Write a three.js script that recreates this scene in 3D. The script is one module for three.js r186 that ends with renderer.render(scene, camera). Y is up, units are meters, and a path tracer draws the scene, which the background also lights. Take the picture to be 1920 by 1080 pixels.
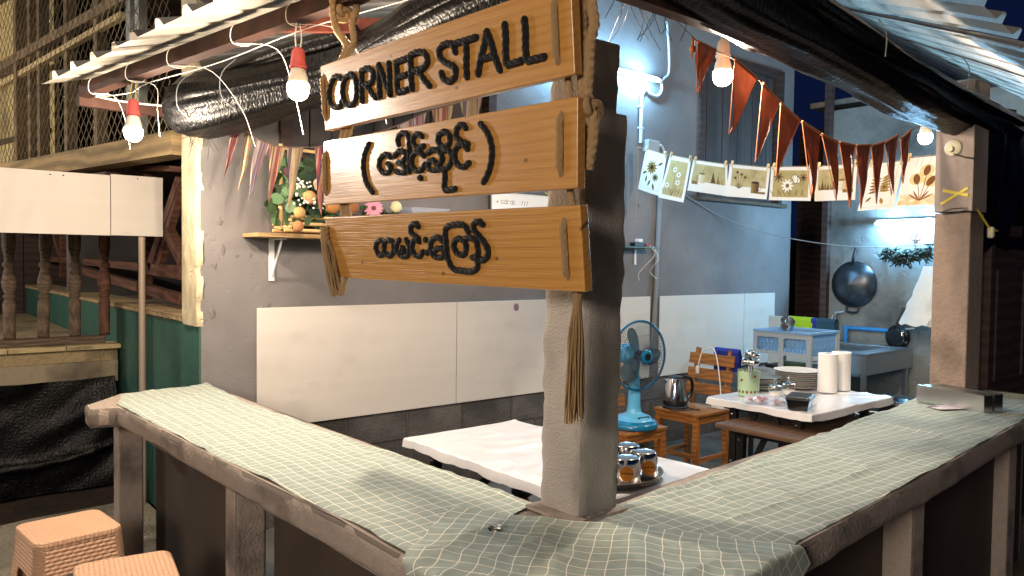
import * as THREE from 'three';
import { mergeGeometries, toCreasedNormals } from 'three/addons/utils/BufferGeometryUtils.js';
import { RectAreaLightUniformsLib } from 'three/addons/lights/RectAreaLightUniformsLib.js';
import { RoundedBoxGeometry } from 'three/addons/geometries/RoundedBoxGeometry.js';

// ---------- camera, sky, exposure ----------
const scene = new THREE.Scene();
const FPX = 1450;                                   // focal length in pixels of the 1920x1080 photograph
const camera = new THREE.PerspectiveCamera(2 * Math.atan(540 / FPX) * 180 / Math.PI, 16 / 9, 0.05, 200);
camera.position.set(0, 1.4, 0);
camera.rotation.set(-1.97 * Math.PI / 180, -39.8 * Math.PI / 180, 0.0125, 'YXZ');
camera.updateMatrixWorld(true);
const renderer = new THREE.WebGLRenderer({ antialias: true });
renderer.setSize(1024, 576);
renderer.toneMapping = THREE.LinearToneMapping;
renderer.toneMappingExposure = 2.85;
renderer.shadowMap.enabled = true;
{ // clear night sky, deep blue, a little paler low down
  const w = 64, h = 32, a = new Float32Array(w * h * 4);
  for (let j = 0; j < h; j++) for (let i = 0; i < w; i++) {
    const e = (j + .5) / h * 2 - 1, k = 1 - .35 * Math.abs(e);
    a.set([.0011 * k, .0024 * k, .0105 * k, 1], (j * w + i) * 4);
  }
  const t = new THREE.DataTexture(a, w, h, THREE.RGBAFormat, THREE.FloatType);
  t.mapping = THREE.EquirectangularReflectionMapping; t.magFilter = t.minFilter = THREE.LinearFilter; t.needsUpdate = true;
  scene.background = t; scene.environment = t;
}
RectAreaLightUniformsLib.init();
const WARM = 0xffe9d0, COOL = 0x8ccfff;
const BULB_POWER = 1.85, TUBE_POWER = 3.1, PORCH_POWER = 8, FILL_POWER = 20;

// ---------- helpers ----------
let seed = 1;
const rnd = () => { seed = (seed + 0x6D2B79F5) | 0; let t = Math.imul(seed ^ seed >>> 15, 1 | seed); t ^= t + Math.imul(t ^ t >>> 7, 61 | t); return ((t ^ t >>> 14) >>> 0) / 4294967296; };
const rr = (a, b) => a + (b - a) * rnd();
const V = (x, y, z) => new THREE.Vector3(x, y, z);
const rayDir = (px, py) => V((px - 960) / FPX, -(py - 540) / FPX, -1).applyQuaternion(camera.quaternion);
function P(px, py, k) {                             // photo pixel -> point on a given plane of the place
  const d = rayDir(px, py), c = camera.position;
  if (k.p) return c.clone().addScaledVector(d, k.p.clone().sub(c).dot(k.n) / d.dot(k.n));
  const a = Object.keys(k)[0];
  return c.clone().addScaledVector(d, (k[a] - c[a]) / d[a]);
}
const used = {};
function numbered(n) { if (!(n in used)) { used[n] = 0; return n; } used[n]++; return n + '_' + String(used[n]).padStart(3, '0'); }
function fin(m) { m.castShadow = m.receiveShadow = true; return m; }
function thing(name, label, category, pos, group) {
  const o = new THREE.Group(); o.name = numbered(name); if (pos) o.position.copy(pos.isVector3 ? pos : V(...pos));
  o.userData = { label, category }; if (group) o.userData.group = group; scene.add(o); return o;
}
function mesh(name, geo, mat, parent) { const m = fin(new THREE.Mesh(geo, mat)); m.name = name; parent.add(m); return m; }
function single(name, label, category, geo, mat, group) {
  const m = fin(new THREE.Mesh(geo, mat)); m.name = numbered(name); m.userData = { label, category }; if (group) m.userData.group = group; scene.add(m); return m;
}
function struct(name, geo, mat) { const m = fin(new THREE.Mesh(geo, mat)); m.name = name; m.userData = { kind: 'structure', label: '' }; delete m.userData.label; scene.add(m); return m; }
function merge(list) {
  const g = list.map(x => { const y = x.index ? x.toNonIndexed() : x; for (const k of Object.keys(y.attributes)) if (!['position', 'normal', 'uv'].includes(k)) y.deleteAttribute(k); if (!y.attributes.uv) y.setAttribute('uv', new THREE.BufferAttribute(new Float32Array(y.attributes.position.count * 2), 2)); return y; });
  return mergeGeometries(g);
}
function boxUV(g) {                                 // uv in metres from the dominant axis
  const y = g.index ? g.toNonIndexed() : g;
  const p = y.attributes.position, n = y.attributes.normal, u = new Float32Array(p.count * 2);
  for (let i = 0; i < p.count; i++) {
    const ax = Math.abs(n.getX(i)), ay = Math.abs(n.getY(i)), az = Math.abs(n.getZ(i));
    if (ay >= ax && ay >= az) { u[2 * i] = p.getX(i); u[2 * i + 1] = p.getZ(i); }
    else if (ax >= az) { u[2 * i] = p.getZ(i); u[2 * i + 1] = p.getY(i); }
    else { u[2 * i] = p.getX(i); u[2 * i + 1] = p.getY(i); }
  }
  y.setAttribute('uv', new THREE.BufferAttribute(u, 2)); return y;
}
const box = (w, h, d, x = 0, y = 0, z = 0) => boxUV(new THREE.BoxGeometry(w, h, d).translate(x, y, z));
const span = (x0, x1, y0, y1, z0, z1) => box(x1 - x0, y1 - y0, z1 - z0, (x0 + x1) / 2, (y0 + y1) / 2, (z0 + z1) / 2);
const rbox = (w, h, d, r, x = 0, y = 0, z = 0, s = 2) => boxUV(new RoundedBoxGeometry(w, h, d, s, r).translate(x, y, z));
const cyl = (r0, r1, h, n = 20, x = 0, y = 0, z = 0) => new THREE.CylinderGeometry(r0, r1, h, n).translate(x, y, z);
const sph = (r, x = 0, y = 0, z = 0, n = 16) => new THREE.SphereGeometry(r, n, Math.max(6, n * .7 | 0)).translate(x, y, z);
const lathe = (pts, n = 28) => new THREE.LatheGeometry(pts.map(p => new THREE.Vector2(p[0], p[1])), n);
const tube = (pts, r, n = 6, seg, closed = false) => { const c = new THREE.CatmullRomCurve3(pts.map(p => p.isVector3 ? p : V(...p)), closed, 'catmullrom', .5); return new THREE.TubeGeometry(c, seg || Math.max(6, pts.length * 5), r, n, closed); };
const poly = (pts, r, n = 6) => { const c = new THREE.CurvePath(); for (let i = 0; i + 1 < pts.length; i++) c.add(new THREE.LineCurve3(pts[i].isVector3 ? pts[i] : V(...pts[i]), pts[i + 1].isVector3 ? pts[i + 1] : V(...pts[i + 1]))); return merge(c.curves.map(k => rod(k.v1, k.v2, r, n))); };
function rod(a, b, r, n = 6, r2 = r) {
  const d = b.clone().sub(a), L = d.length(), g = new THREE.CylinderGeometry(r2, r, L, n, 1);
  g.translate(0, L / 2, 0); g.applyQuaternion(new THREE.Quaternion().setFromUnitVectors(V(0, 1, 0), d.normalize())); return g.translate(a.x, a.y, a.z);
}
function bar(a, b, w, h, up = V(0, 1, 0)) {          // square section bar between two points
  const d = b.clone().sub(a), L = d.length(); d.normalize();
  const s = V().crossVectors(up, d).normalize(), u = V().crossVectors(d, s);
  const g = new THREE.BoxGeometry(w, h, L); g.applyMatrix4(new THREE.Matrix4().makeBasis(s, u, d)); const m = a.clone().add(b).multiplyScalar(.5);
  const uvl = boxUV(new THREE.BoxGeometry(w, h, L)); g.setAttribute('uv', g.attributes.uv); const q = g.toNonIndexed(); q.setAttribute('uv', uvl.attributes.uv);
  return q.translate(m.x, m.y, m.z);
}
// noise
const hash = (x, y, s) => { let h = Math.imul(x, 374761393) + Math.imul(y, 668265263) + Math.imul(s, 1442695041) | 0; h = Math.imul(h ^ h >>> 13, 1274126177); return ((h ^ h >>> 16) >>> 0) / 4294967296; };
function vn(x, y, per, s) {                          // tileable value noise
  const xi = Math.floor(x), yi = Math.floor(y), fx = x - xi, fy = y - yi, m = a => ((a % per) + per) % per;
  const u = fx * fx * (3 - 2 * fx), v = fy * fy * (3 - 2 * fy), h = (i, j) => hash(m(xi + i), m(yi + j), s);
  return (h(0, 0) * (1 - u) + h(1, 0) * u) * (1 - v) + (h(0, 1) * (1 - u) + h(1, 1) * u) * v;
}
const fbm = (u, v, f, o, s) => { let a = 0, w = .5, t = 0; for (let i = 0; i < o; i++) { a += w * vn(u * f, v * f, f, s + i); t += w; w *= .5; f *= 2; } return a / t; };
const n1 = (x, s = 0) => vn(x, .37, 9999, s) * 2 - 1, n2 = (x, y, s = 0) => vn(x + 500, y + 500, 9999, s) * 2 - 1;
function tex(w, h, fn, srgb, rep) {
  const a = new Uint8Array(w * h * 4);
  for (let j = 0; j < h; j++) for (let i = 0; i < w; i++) { const c = fn(i / w, j / h, i, j); const o = (j * w + i) * 4; if (c.length) { a[o] = c[0] * 255; a[o + 1] = c[1] * 255; a[o + 2] = c[2] * 255; } else a[o] = a[o + 1] = a[o + 2] = c * 255; a[o + 3] = 255; }
  const t = new THREE.DataTexture(a, w, h); t.wrapS = t.wrapT = THREE.RepeatWrapping; t.magFilter = THREE.LinearFilter; t.minFilter = THREE.LinearMipmapLinearFilter; t.generateMipmaps = true;
  if (srgb) t.colorSpace = THREE.SRGBColorSpace; if (rep) t.repeat.set(rep, rep); t.needsUpdate = true; return t;
}
const rp = (t, x, y = x) => { const c = t.clone(); c.repeat.set(x, y); c.needsUpdate = true; return c; };
const cl = x => Math.min(1, Math.max(0, x));
function canvasTex(w, h, draw) {
  const c = document.createElement('canvas'); c.width = w; c.height = h; const g = c.getContext('2d'); draw(g, w, h);
  const t = new THREE.CanvasTexture(c); t.colorSpace = THREE.SRGBColorSpace; t.magFilter = THREE.LinearFilter; return t;
}
const M = (color, roughness = .8, o = {}) => new THREE.MeshStandardMaterial({ color, roughness, side: THREE.DoubleSide, ...o });
const MP = (color, roughness, o = {}) => new THREE.MeshPhysicalMaterial({ color, roughness, side: THREE.DoubleSide, ...o });
const metal = (color, rough, o = {}) => M(color, rough, { metalness: 1, ...o });

// ---------- shared textures and materials ----------
const tMottle = tex(512, 512, (u, v) => .72 + .28 * cl(.5 + 1.5 * (fbm(u, v, 4, 6, 3) - .5)), true);
const tPlasterB = tex(512, 512, (u, v) => { const a = fbm(u, v, 24, 4, 11), b = fbm(u, v, 5, 3, 21); const pit = fbm(u, v, 40, 2, 31) > .78 ? -.35 : 0; return cl(.45 + .45 * (a - .5) + .35 * (b - .5) + pit); });
const tStucco = tex(512, 512, (u, v) => { const a = fbm(u, v, 60, 2, 41), b = fbm(u, v, 9, 4, 51); return cl(.5 + 1.2 * (a - .5) + .2 * (b - .5)); });
const tStain = tex(512, 512, (u, v) => { const a = fbm(u, v, 3, 6, 61), b = fbm(u, v, 30, 3, 71); const d = a > .6 ? (a - .6) * 1.6 : 0; const c = .93 - d - .16 * Math.abs(b - .5); return [c, c * .985, c * .96]; }, true);
const tWood = tex(512, 512, (u, v) => { const w = fbm(u, v, 3, 4, 81) * 3 + v * 26; const g = .5 + .5 * Math.sin(w * 6.283 / 2 + fbm(u, v, 8, 3, 82) * 5); const f = vn(u * 6, v * 256, 256, 83); const c = .62 + .22 * g + .16 * f; return [c, c * .97, c * .92]; }, true);
const tWoodB = tex(512, 512, (u, v) => cl(.35 + .5 * vn(u * 10, v * 256, 256, 83) + .3 * (fbm(u, v, 12, 3, 84) - .5)));
const tRust = tex(256, 256, (u, v) => { const a = fbm(u, v, 6, 5, 91); return [cl(.55 + .45 * a), cl(.5 + .42 * a), cl(.46 + .42 * a)]; }, true);
const tWeaveB = tex(256, 256, (u, v, i, j) => { const a = (i >> 2) & 1, b = (j >> 2) & 1; return cl(.4 + .25 * ((a ^ b) ? 1 : 0) + .3 * hash(i >> 1, j >> 1, 5)); });
const tNet = tex(512, 512, (u, v, i, j) => { const row = Math.floor(j / 8), c = Math.floor(i / 3 + 5 * hash(row, 3, 1)), k = hash(c, row, 9), a = (hash(c, row, 4) - .5) * 2, f = (j % 8) / 8 - .5, e = (i / 3) % 1 - .5; return j % 8 < 1 ? .5 : k > .3 ? cl(.5 + a * f * 1.2 + (hash(c, row, 6) - .5) * e * 1.4) : .1; });
const tNetC = tex(512, 512, (u, v, i, j) => { const row = Math.floor(j / 8), c = Math.floor(i / 3 + 5 * hash(row, 3, 1)); return hash(c, row, 9) > .3 ? .55 + .45 * hash(c, row, 8) : .12; }, true);
const mWall = M(0x84807f, .78, { map: rp(tMottle, .55), bumpMap: rp(tPlasterB, 1.1), bumpScale: .0025 });
const mStucco = M(0xb0a292, .93, { map: rp(tMottle, 1.4), bumpMap: rp(tStucco, 3.2), bumpScale: .003 });
const mPost = M(0xb6aea4, .93, { map: rp(tMottle, 1.4), bumpMap: rp(tStucco, 5), bumpScale: .0013 });
const mSlab = M(0xaca097, .9, { map: rp(tStain, 1.3), bumpMap: rp(tStucco, 3), bumpScale: .0022 });
const mCream = M(0xddd0ad, .75, { map: rp(tMottle, 1.1), bumpMap: rp(tPlasterB, 1), bumpScale: .006 });
const tScuff = tex(512, 512, (u, v) => { const a = fbm(u, v, 5, 5, 131), b = vn(u * 4, v * 90, 1024, 133), m = a > .66 ? (a - .66) * .25 : 0, st = b > .955 ? .025 : 0; const c = .97 - m - st - .02 * vn(u * 2, v * 40, 1024, 135); return [c, c * .99, c * .975]; }, true);
const mPanel = MP(0xe0dcd6, .3, { clearcoat: .35, clearcoatRoughness: .25, map: rp(tScuff, .7) });
const mSignBack = M(0xc4bfb8, .6, { map: rp(tScuff, .9) });
const mBlock = [0x6f6b68, 0x77726d, 0x68655f].map(c => M(c, .95, { map: rp(tMottle, 2), bumpMap: rp(tStucco, 3), bumpScale: .008 }));
const mGreen = M(0x356659, .55, { map: rp(tMottle, .9, .35), bumpMap: rp(tPlasterB, 1), bumpScale: .005 });
const mTimber = M(0x6a4636, .75, { map: rp(tWood, .9, 1.4), bumpMap: rp(tWoodB, 1), bumpScale: .003 });
const mDarkTimber = M(0x4a3733, .72, { map: rp(tWood, .8, 1.2), bumpMap: rp(tWoodB, 1), bumpScale: .003 });
const mShutter = M(0x4b4443, .7, { map: rp(tMottle, 3, .4) });
const mGreyTimber = M(0x6d5f52, .85, { map: rp(tWood, 1.5, 2.5), bumpMap: rp(tWoodB, 1), bumpScale: .004 });
const mStoolWood = MP(0xb4742f, .5, { map: rp(tWood, 2.2, 2.2), clearcoat: .25, clearcoatRoughness: .4 });
const mRustPipe = M(0x54392f, .75, { map: rp(tRust, 3), metalness: .25 });
const mRed = M(0x9a5340, .8, { map: rp(tRust, 3) });
const mRoof = M(0xc6c2b8, .5, { map: rp(tStain, .8), metalness: .12 });
const mNet = MP(0x0c0d0f, .42, { specularIntensity: .4, bumpMap: rp(tNet, .8, .8), bumpScale: .0024, map: rp(tNetC, .8, .8) });
const mNetThread = M(0x0c0c0d, .4);
const mBlackBoard = M(0x4a3e35, .7, { map: rp(tMottle, 1) });
const mSteel = metal(0xc8c8ca, .16), mSteelB = metal(0xb5b7ba, .32), mDarkIron = metal(0x3a4046, .42);
const mBlack = M(0x0d0d0f, .4), mBlackGloss = MP(0x0b0b0d, .25, { clearcoat: .5 });
const mWhiteP = M(0xdedede, .45), mWire = M(0xe6e2d8, .5), mGreyWire = M(0x8d9296, .55);
const mJute = M(0xb9976a, .95, { bumpMap: rp(tWeaveB, 3), bumpScale: .002 });
const mBlueP = M(0x2f86c0, .4);
const mBluePipe = M(0x2a7fc2, .38);
const mWhiteSheet = MP(0xe4e7ee, .3, { clearcoat: .6, clearcoatRoughness: .12, map: rp(tScuff, 1.3) });
const mGlass = MP(0xffffff, .04, { transmission: 1, thickness: 0, ior: 1.45 });
const mFilm = MP(0xf4f8ff, .12, { transmission: .75, thickness: 0, ior: 1.4 });
const mPVC = M(0xb9bec2, .5);

// cloth with a woven cream check
const tCloth = tex(512, 512, (u, v, i, j) => {
  const c = 128, d = Math.min(i % c, c - i % c), e = Math.min(j % c, c - j % c), w = .9 + .1 * hash(i >> 1, j >> 1, 3), s = .93 + .14 * (fbm(u, v, 6, 4, 17) - .5);
  if (d < 3.2 || e < 3.2) return [.97 * w, .95 * w, .87 * w];
  return [.675 * w * s, .72 * w * s, .675 * w * s];
}, true);
const mCloth = M(0xffffff, .95, { map: rp(tCloth, 1 / .148), bumpMap: rp(tWeaveB, 6), bumpScale: .0008 });

// ---------- ground ----------
{
  const tDirt = tex(512, 512, (u, v) => { const a = fbm(u, v, 6, 6, 101), b = fbm(u, v, 50, 3, 102); const c = .25 + .5 * a + .25 * (b - .5); return [c, c * .86, c * .7]; }, true);
  const g = new THREE.PlaneGeometry(80, 80, 160, 160).rotateX(-Math.PI / 2); const p = g.attributes.position;
  for (let i = 0; i < p.count; i++) p.setY(i, -.03 + .018 * n2(p.getX(i) * 2, p.getZ(i) * 2, 4));
  struct('ground', boxUV(g), M(0x5a4838, .97, { map: rp(tDirt, .9), bumpMap: rp(tDirt, .9), bumpScale: .05 }));
  const mCon = M(0x8a8577, .92, { map: rp(tStain, .8), bumpMap: rp(tStucco, 1.2), bumpScale: .008 });
  const s = new THREE.Shape([[-2.5, -4.35], [.25, -4.62], [.62, -4.72], [1.2, -4.75], [1.2, -1.5], [6, -1.6], [6, 3], [-2.5, 3]].map(a => new THREE.Vector2(a[0], -a[1])));
  struct('concrete_apron', boxUV(new THREE.ExtrudeGeometry(s, { depth: .06, bevelEnabled: false }).rotateX(-Math.PI / 2).translate(0, -.05, 0)), mCon);
  struct('stall_floor', span(1.205, 6.49, -.04, .018, -3.785, -1.45), M(0x76736e, .8, { map: rp(tStain, .8), bumpMap: rp(tPlasterB, 1), bumpScale: .004 }));
}
// ---------- back wall with panels, blocks and windows ----------
const WZ = -3.79;
{
  const w = thing('stall_back_wall', 'long grey painted back wall of the stall with white dado panels and two shuttered windows', 'wall');
  const openings = [[1.61, 3.0, 1.93, 3.1], [5.05, 6.25, 1.93, 3.1]];
  const xs = [1.22, 1.61, 3.0, 5.05, 6.25, 6.44];
  const pieces = []; // plaster above the block course, around the two window openings
  const sh = new THREE.Shape([[1.222, .54], [6.44, .54], [6.44, 4.2], [1.222, 4.2]].map(a => new THREE.Vector2(...a)));
  for (const [a, b, c, d] of openings) sh.holes.push(new THREE.Path([[a, c], [a, d], [b, d], [b, c]].map(q => new THREE.Vector2(...q))));
  mesh('plaster', boxUV(new THREE.ExtrudeGeometry(sh, { depth: .2, bevelEnabled: false }).translate(0, 0, WZ - .2)), mWall, w);
  // ragged plaster edge where the grey paint stops at the cream pillar
  for (let c = 0; c < 14; c++) for (let r = 0; r < 3; r++) {
    const off = r % 2 ? .19 : 0, x0 = 1.222 + c * .39 - off, x1 = Math.min(x0 + .384, 6.43), xa = Math.max(x0, 1.222); if (x1 - xa < .05) continue;
    mesh('concrete_block', rbox(x1 - xa, .176, .19, .006, (xa + x1) / 2, .09 + r * .182, WZ - .1 - .004 * rnd(), 1), mBlock[(c * 7 + r * 5) % 3], w);
  }
  mesh('block_mortar', span(1.223, 6.435, 0, .536, WZ - .19, WZ - .012), M(0x5d5954, .95), w);
  for (const [a, b] of [[1.492, 2.718], [2.723, 3.945], [3.95, 4.498], [4.607, 5.716], [5.721, 6.19]]) mesh('white_panel', rbox(b - a, .612, .008, .002, (a + b) / 2, .845, WZ + .008, 1), mPanel, w);
  // a few plaster scars, standing proud of the wall
  for (const [px, py, s] of [[402, 498, .02], [398, 585, .022], [418, 470, .02], [410, 415, .025], [444, 480, .012], [500, 578, .03], [470, 478, .012], [1290, 470, .015], [1420, 470, .012], [1340, 480, .012], [1443, 500, .012], [1197, 385, .02], [1172, 395, .03]]) {
    const c = P(px, py, { z: WZ }), g = new THREE.IcosahedronGeometry(s, 1); const p = g.attributes.position; for (let i = 0; i < p.count; i++) { const k = 1 + .6 * n2(p.getX(i) * 90, p.getY(i) * 90, px); p.setXYZ(i, p.getX(i) * k * .6, p.getY(i) * k * (1 + .5 * hash(px, 1, 2)), p.getZ(i) * .16); }
    g.computeVertexNormals(); mesh('plaster_scar', g.translate(c.x, c.y, WZ), mWall, w);
  }
  const st = P(968, 576, { z: WZ + .013 }); mesh('sticker', new THREE.CircleGeometry(.022, 20).scale(1, 1.15, 1).translate(st.x, st.y, WZ + .0135), M(0x9a7f90, .5, { map: tMottle }), w);
  for (const [k, [a, b, c, d]] of openings.entries()) {
    const fr = mesh('window_frame', merge([span(a, a + .06, c, d, WZ - .12, WZ + .02), span(b - .06, b, c, d, WZ - .12, WZ + .02), span(a + .06, b - .06, d - .06, d, WZ - .12, WZ + .02)]), mDarkTimber, w);
    mesh('sill', rbox(b - a + .04, .035, .1, .006, (a + b) / 2, c - .012, WZ + .015, 1), mGreyTimber, fr);
    const n = 10, W = (b - a - .12) / n;
    for (let i = 0; i < n; i++) mesh('shutter_plank', rbox(W - .004, d - c - .06, .025, .004, a + .06 + W * (i + .5), (c + d) / 2 - .03, WZ - .06 + .003 * (i % 2), 1), mShutter, w);
  }
}
{ // cream pillar at the left end of the wall, with its broken plaster edge
  const t = thing('cream_pillar', 'cream painted pillar with broken plaster edge at the end of the grey wall', 'pillar');
  mesh('shaft', span(1.216, 1.4, 1.074, 4.4, -4.06, WZ - .203), mCream, t);
  const g = new THREE.BoxGeometry(.03, 3.3, .22, 2, 110, 8); const p = g.attributes.position;
  for (let i = 0; i < p.count; i++) { const y = p.getY(i), e = p.getZ(i) > .1; p.setX(i, p.getX(i) + .008 * n2(y * 22, p.getZ(i) * 40, 6)); if (e) { p.setZ(i, p.getZ(i) - .012 + .016 * n1(y * 18, 3) + .007 * n1(y * 70, 4)); } }
  g.computeVertexNormals(); mesh('broken_edge', boxUV(g.translate(1.216, 2.72, -3.885)), mCream, t);
}
{ // right pillar
  const t = thing('right_pillar', 'pinkish rendered concrete pillar at the far end of the counter with yellow strap', 'pillar');
  mesh('lower_shaft', rbox(.17, 1.66, .165, .008, 4.1, .83, -1.515), M(0xa8968a, .92, { map: rp(tStain, 1), bumpMap: rp(tStucco, 1.6), bumpScale: .003 }), t);
  mesh('upper_shaft', rbox(.18, .62, .172, .006, 4.1, 1.975, -1.512), M(0xb3a399, .85, { map: rp(tMottle, 1), bumpMap: rp(tPlasterB, 1), bumpScale: .004 }), t);
  const y = M(0xd9c136, .5), a = P(1768, 357, { x: 4.006 }), b = P(1815, 366, { x: 4.006 }), c = P(1764, 383, { x: 4.004 }), d = P(1815, 352, { x: 4.004 });
  mesh('yellow_strap', merge([bar(a, b, .003, .014), bar(c, d, .003, .012), bar(b, P(1858, 432, { z: -1.40 }), .004, .01)]), y, t);
  mesh('wire_tie', merge([tube([P(1768, 396, { x: 4.003 }), P(1790, 391, { x: 4.003 }), P(1814, 390, { x: 4.003 })], .002, 5), tube([P(1768, 402, { x: 4.003 }), P(1790, 399, { x: 4.003 }), P(1814, 393, { x: 4.003 })], .002, 5)]), mBlack, t);
}
{ // corner post
  const t = thing('corner_post', 'rough rendered concrete post standing on the inner corner of the counter', 'post');
  const mk = (w, d, y0, y1, x, z, s) => {
    const g = new THREE.BoxGeometry(w, y1 - y0, d, 10, Math.round((y1 - y0) * 60), 10), p = g.attributes.position;
    for (let i = 0; i < p.count; i++) { const X = p.getX(i), Y = p.getY(i), Z = p.getZ(i), edge = (Math.abs(Math.abs(X) - w / 2) < 1e-4 && Math.abs(Math.abs(Z) - d / 2) < 1e-4); const k = .0016 * n2(Y * 14, (X + Z) * 20, s) + (edge ? -.004 + .004 * n1(Y * 60, s + 2) : 0); p.setXYZ(i, X * (1 + 2 * k / w) + .012 * (Y / (y1 - y0)), Y, Z * (1 + 2 * k / d)); }
    g.computeVertexNormals(); return boxUV(g.translate(x, (y0 + y1) / 2, z));
  };
  mesh('shaft', mk(.142, .142, .775, 1.76, 1.362, -1.358, 5), mPost, t);
  mesh('upper_shaft', mk(.115, .13, 1.74, 1.93, 1.362, -1.365, 8), mPost, t);
  mesh('base_fillet', rbox(.19, .012, .18, .005, 1.345, .79, -1.352), mSlab, t);
  mesh('head_plate', rbox(.05, .32, .05, .004, 1.36, 2.08, -1.38, 1), mRustPipe, t);
}
// ---------- counter ----------
const CY = .785;
{
  const t = thing('concrete_counter', 'L-shaped raw concrete counter on short legs with dark boards below', 'counter');
  const out = [[.675, -3.45], [.685, -3.57], [.80, -3.70], [.86, -3.78], [1.262, -3.78], [1.272, -2.8], [1.295, -2.1], [1.305, -1.45], [1.44, -1.43], [1.45, -1.33], [1.87, -1.385], [2.36, -1.415], [2.83, -1.44], [3.85, -1.56], [4.0, -1.44], [4.35, -1.44], [4.3, -1.17], [3.53, -1.04], [2.5, -.955], [1.457, -.866], [1.0, -.82], [.845, -.93], [.845, -1.64], [.815, -2.3], [.79, -3.0], [.775, -3.42]];
  // dense outline with wobble, then top, bottom and a rough side
  const ring = []; for (let i = 0; i < out.length; i++) { const a = out[i], b = out[(i + 1) % out.length], L = Math.hypot(b[0] - a[0], b[1] - a[1]), n = Math.max(1, Math.round(L / .03)); for (let k = 0; k < n; k++) ring.push([a[0] + (b[0] - a[0]) * k / n, a[1] + (b[1] - a[1]) * k / n]); }
  const th = (i) => .078 + .010 * n1(i * .11, 8), rows = [0, .12, .35, .6, .85, 1];
  const pos = [], idx = [], N = ring.length;
  for (let r = 0; r < rows.length; r++) for (let i = 0; i < N; i++) {
    const k = ring[(i + N - 1) % N], q = ring[(i + 1) % N], nx = -(q[1] - k[1]), nz = q[0] - k[0], l = Math.hypot(nx, nz) || 1;
    const bulge = (r === 0 ? -.006 : r === rows.length - 1 ? -.012 : .004 * Math.sin(rows[r] * 3.1)) + .004 * n2(i * .35, r * 1.7, 3) * (r ? 1 : .3);
    pos.push(ring[i][0] + nx / l * bulge * -1, CY - rows[r] * th(i) + (r ? 0 : -.001 + .002 * n1(i * .2, 9)), ring[i][1] + nz / l * bulge * -1);
  }
  for (let r = 0; r + 1 < rows.length; r++) for (let i = 0; i < N; i++) { const j = (i + 1) % N; idx.push(r * N + i, r * N + j, (r + 1) * N + i, r * N + j, (r + 1) * N + j, (r + 1) * N + i); }
  const side = new THREE.BufferGeometry(); side.setAttribute('position', new THREE.Float32BufferAttribute(pos, 3)); side.setIndex(idx); side.computeVertexNormals();
  const cap = (r) => { const s = new THREE.ShapeGeometry(new THREE.Shape(Array.from({ length: N }, (_, i) => new THREE.Vector2(pos[(r * N + i) * 3], pos[(r * N + i) * 3 + 2])))); s.rotateX(Math.PI / 2); const p = s.attributes.position; for (let i = 0; i < p.count; i++) p.setY(i, pos[(r * N + i) * 3 + 1]); s.computeVertexNormals(); return s; };
  mesh('slab', merge([boxUV(side), boxUV(cap(0)), boxUV(cap(rows.length - 1))]), mSlab, t);
  const leg = (x, z, w, d) => mesh('leg', boxUV(new RoundedBoxGeometry(w, CY - .06, d, 2, .012).translate(x, (CY - .07) / 2, z)), mSlab, t);
  leg(.86, -3.62, .1, .1); leg(.885, -2.33, .1, .085); leg(.93, -1.02, .12, .12); leg(1.26, -1.36, .12, .12); leg(2.45, -1.04, .09, .1); leg(3.62, -1.15, .09, .1); leg(4.2, -1.3, .1, .1);
  for (const [x0, x1, z0, z1] of [[.955, .965, -3.56, -2.37], [.955, .965, -2.28, -1.1], [1.0, 2.4, -1.085, -1.075], [2.5, 3.57, -1.165, -1.155], [3.67, 4.15, -1.24, -1.23]]) mesh('dark_board', span(x0, x1, .02, CY - .085, z0, z1), mBlackBoard, t);
  mesh('plinth', merge([span(.87, .97, -.02, .05, -3.56, -1.1), span(1.0, 4.15, -.02, .045, -1.2, -1.1)]), M(0x6e5a3c, .9, { map: rp(tMottle, 2) }), t);
}
// ---------- check cloths ----------
function cloth(name, label, fn, nu, nv, group) {     // fn(u,v) -> [x, z, along, across, drop]
  const pos = [], uv = [], idx = [];
  for (let j = 0; j <= nv; j++) for (let i = 0; i <= nu; i++) { const [x, y, z, s, t] = fn(i / nu, j / nv); pos.push(x, y, z); uv.push(s, t); }
  for (let j = 0; j < nv; j++) for (let i = 0; i < nu; i++) { const a = j * (nu + 1) + i; idx.push(a, a + 1, a + nu + 1, a + 1, a + nu + 2, a + nu + 1); }
  const g = new THREE.BufferGeometry(); g.setAttribute('position', new THREE.Float32BufferAttribute(pos, 3)); g.setAttribute('uv', new THREE.Float32BufferAttribute(uv, 2)); g.setIndex(idx); g.computeVertexNormals();
  single(name, label, 'tablecloth', g, mCloth, group);
}
const lerpPts = (pts, u) => { const k = Math.min(pts.length - 1.0001, u * (pts.length - 1)), i = Math.floor(k), f = k - i; return [pts[i][0] + (pts[i + 1][0] - pts[i][0]) * f, pts[i][1] + (pts[i + 1][1] - pts[i][1]) * f]; };
const wrinkle = (x, z, s) => { const a = n2(x * 7 + n2(z * 3, x * 3, s) * 1.2, z * 7, s), b = n2(x * 17, z * 15, s + 3); return .0035 * Math.pow(1 - Math.abs(a), 4) + .0018 * (b + 1) + .004 * Math.pow(1 - Math.abs(n2(x * 3.1 + z * 2.2, z * 1.1 - x, s + 5)), 10); };
const wob = (x, z, s) => .007 * n2(x * 6, z * 6, s) + .003 * n2(x * 19, z * 19, s + 1);
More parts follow.
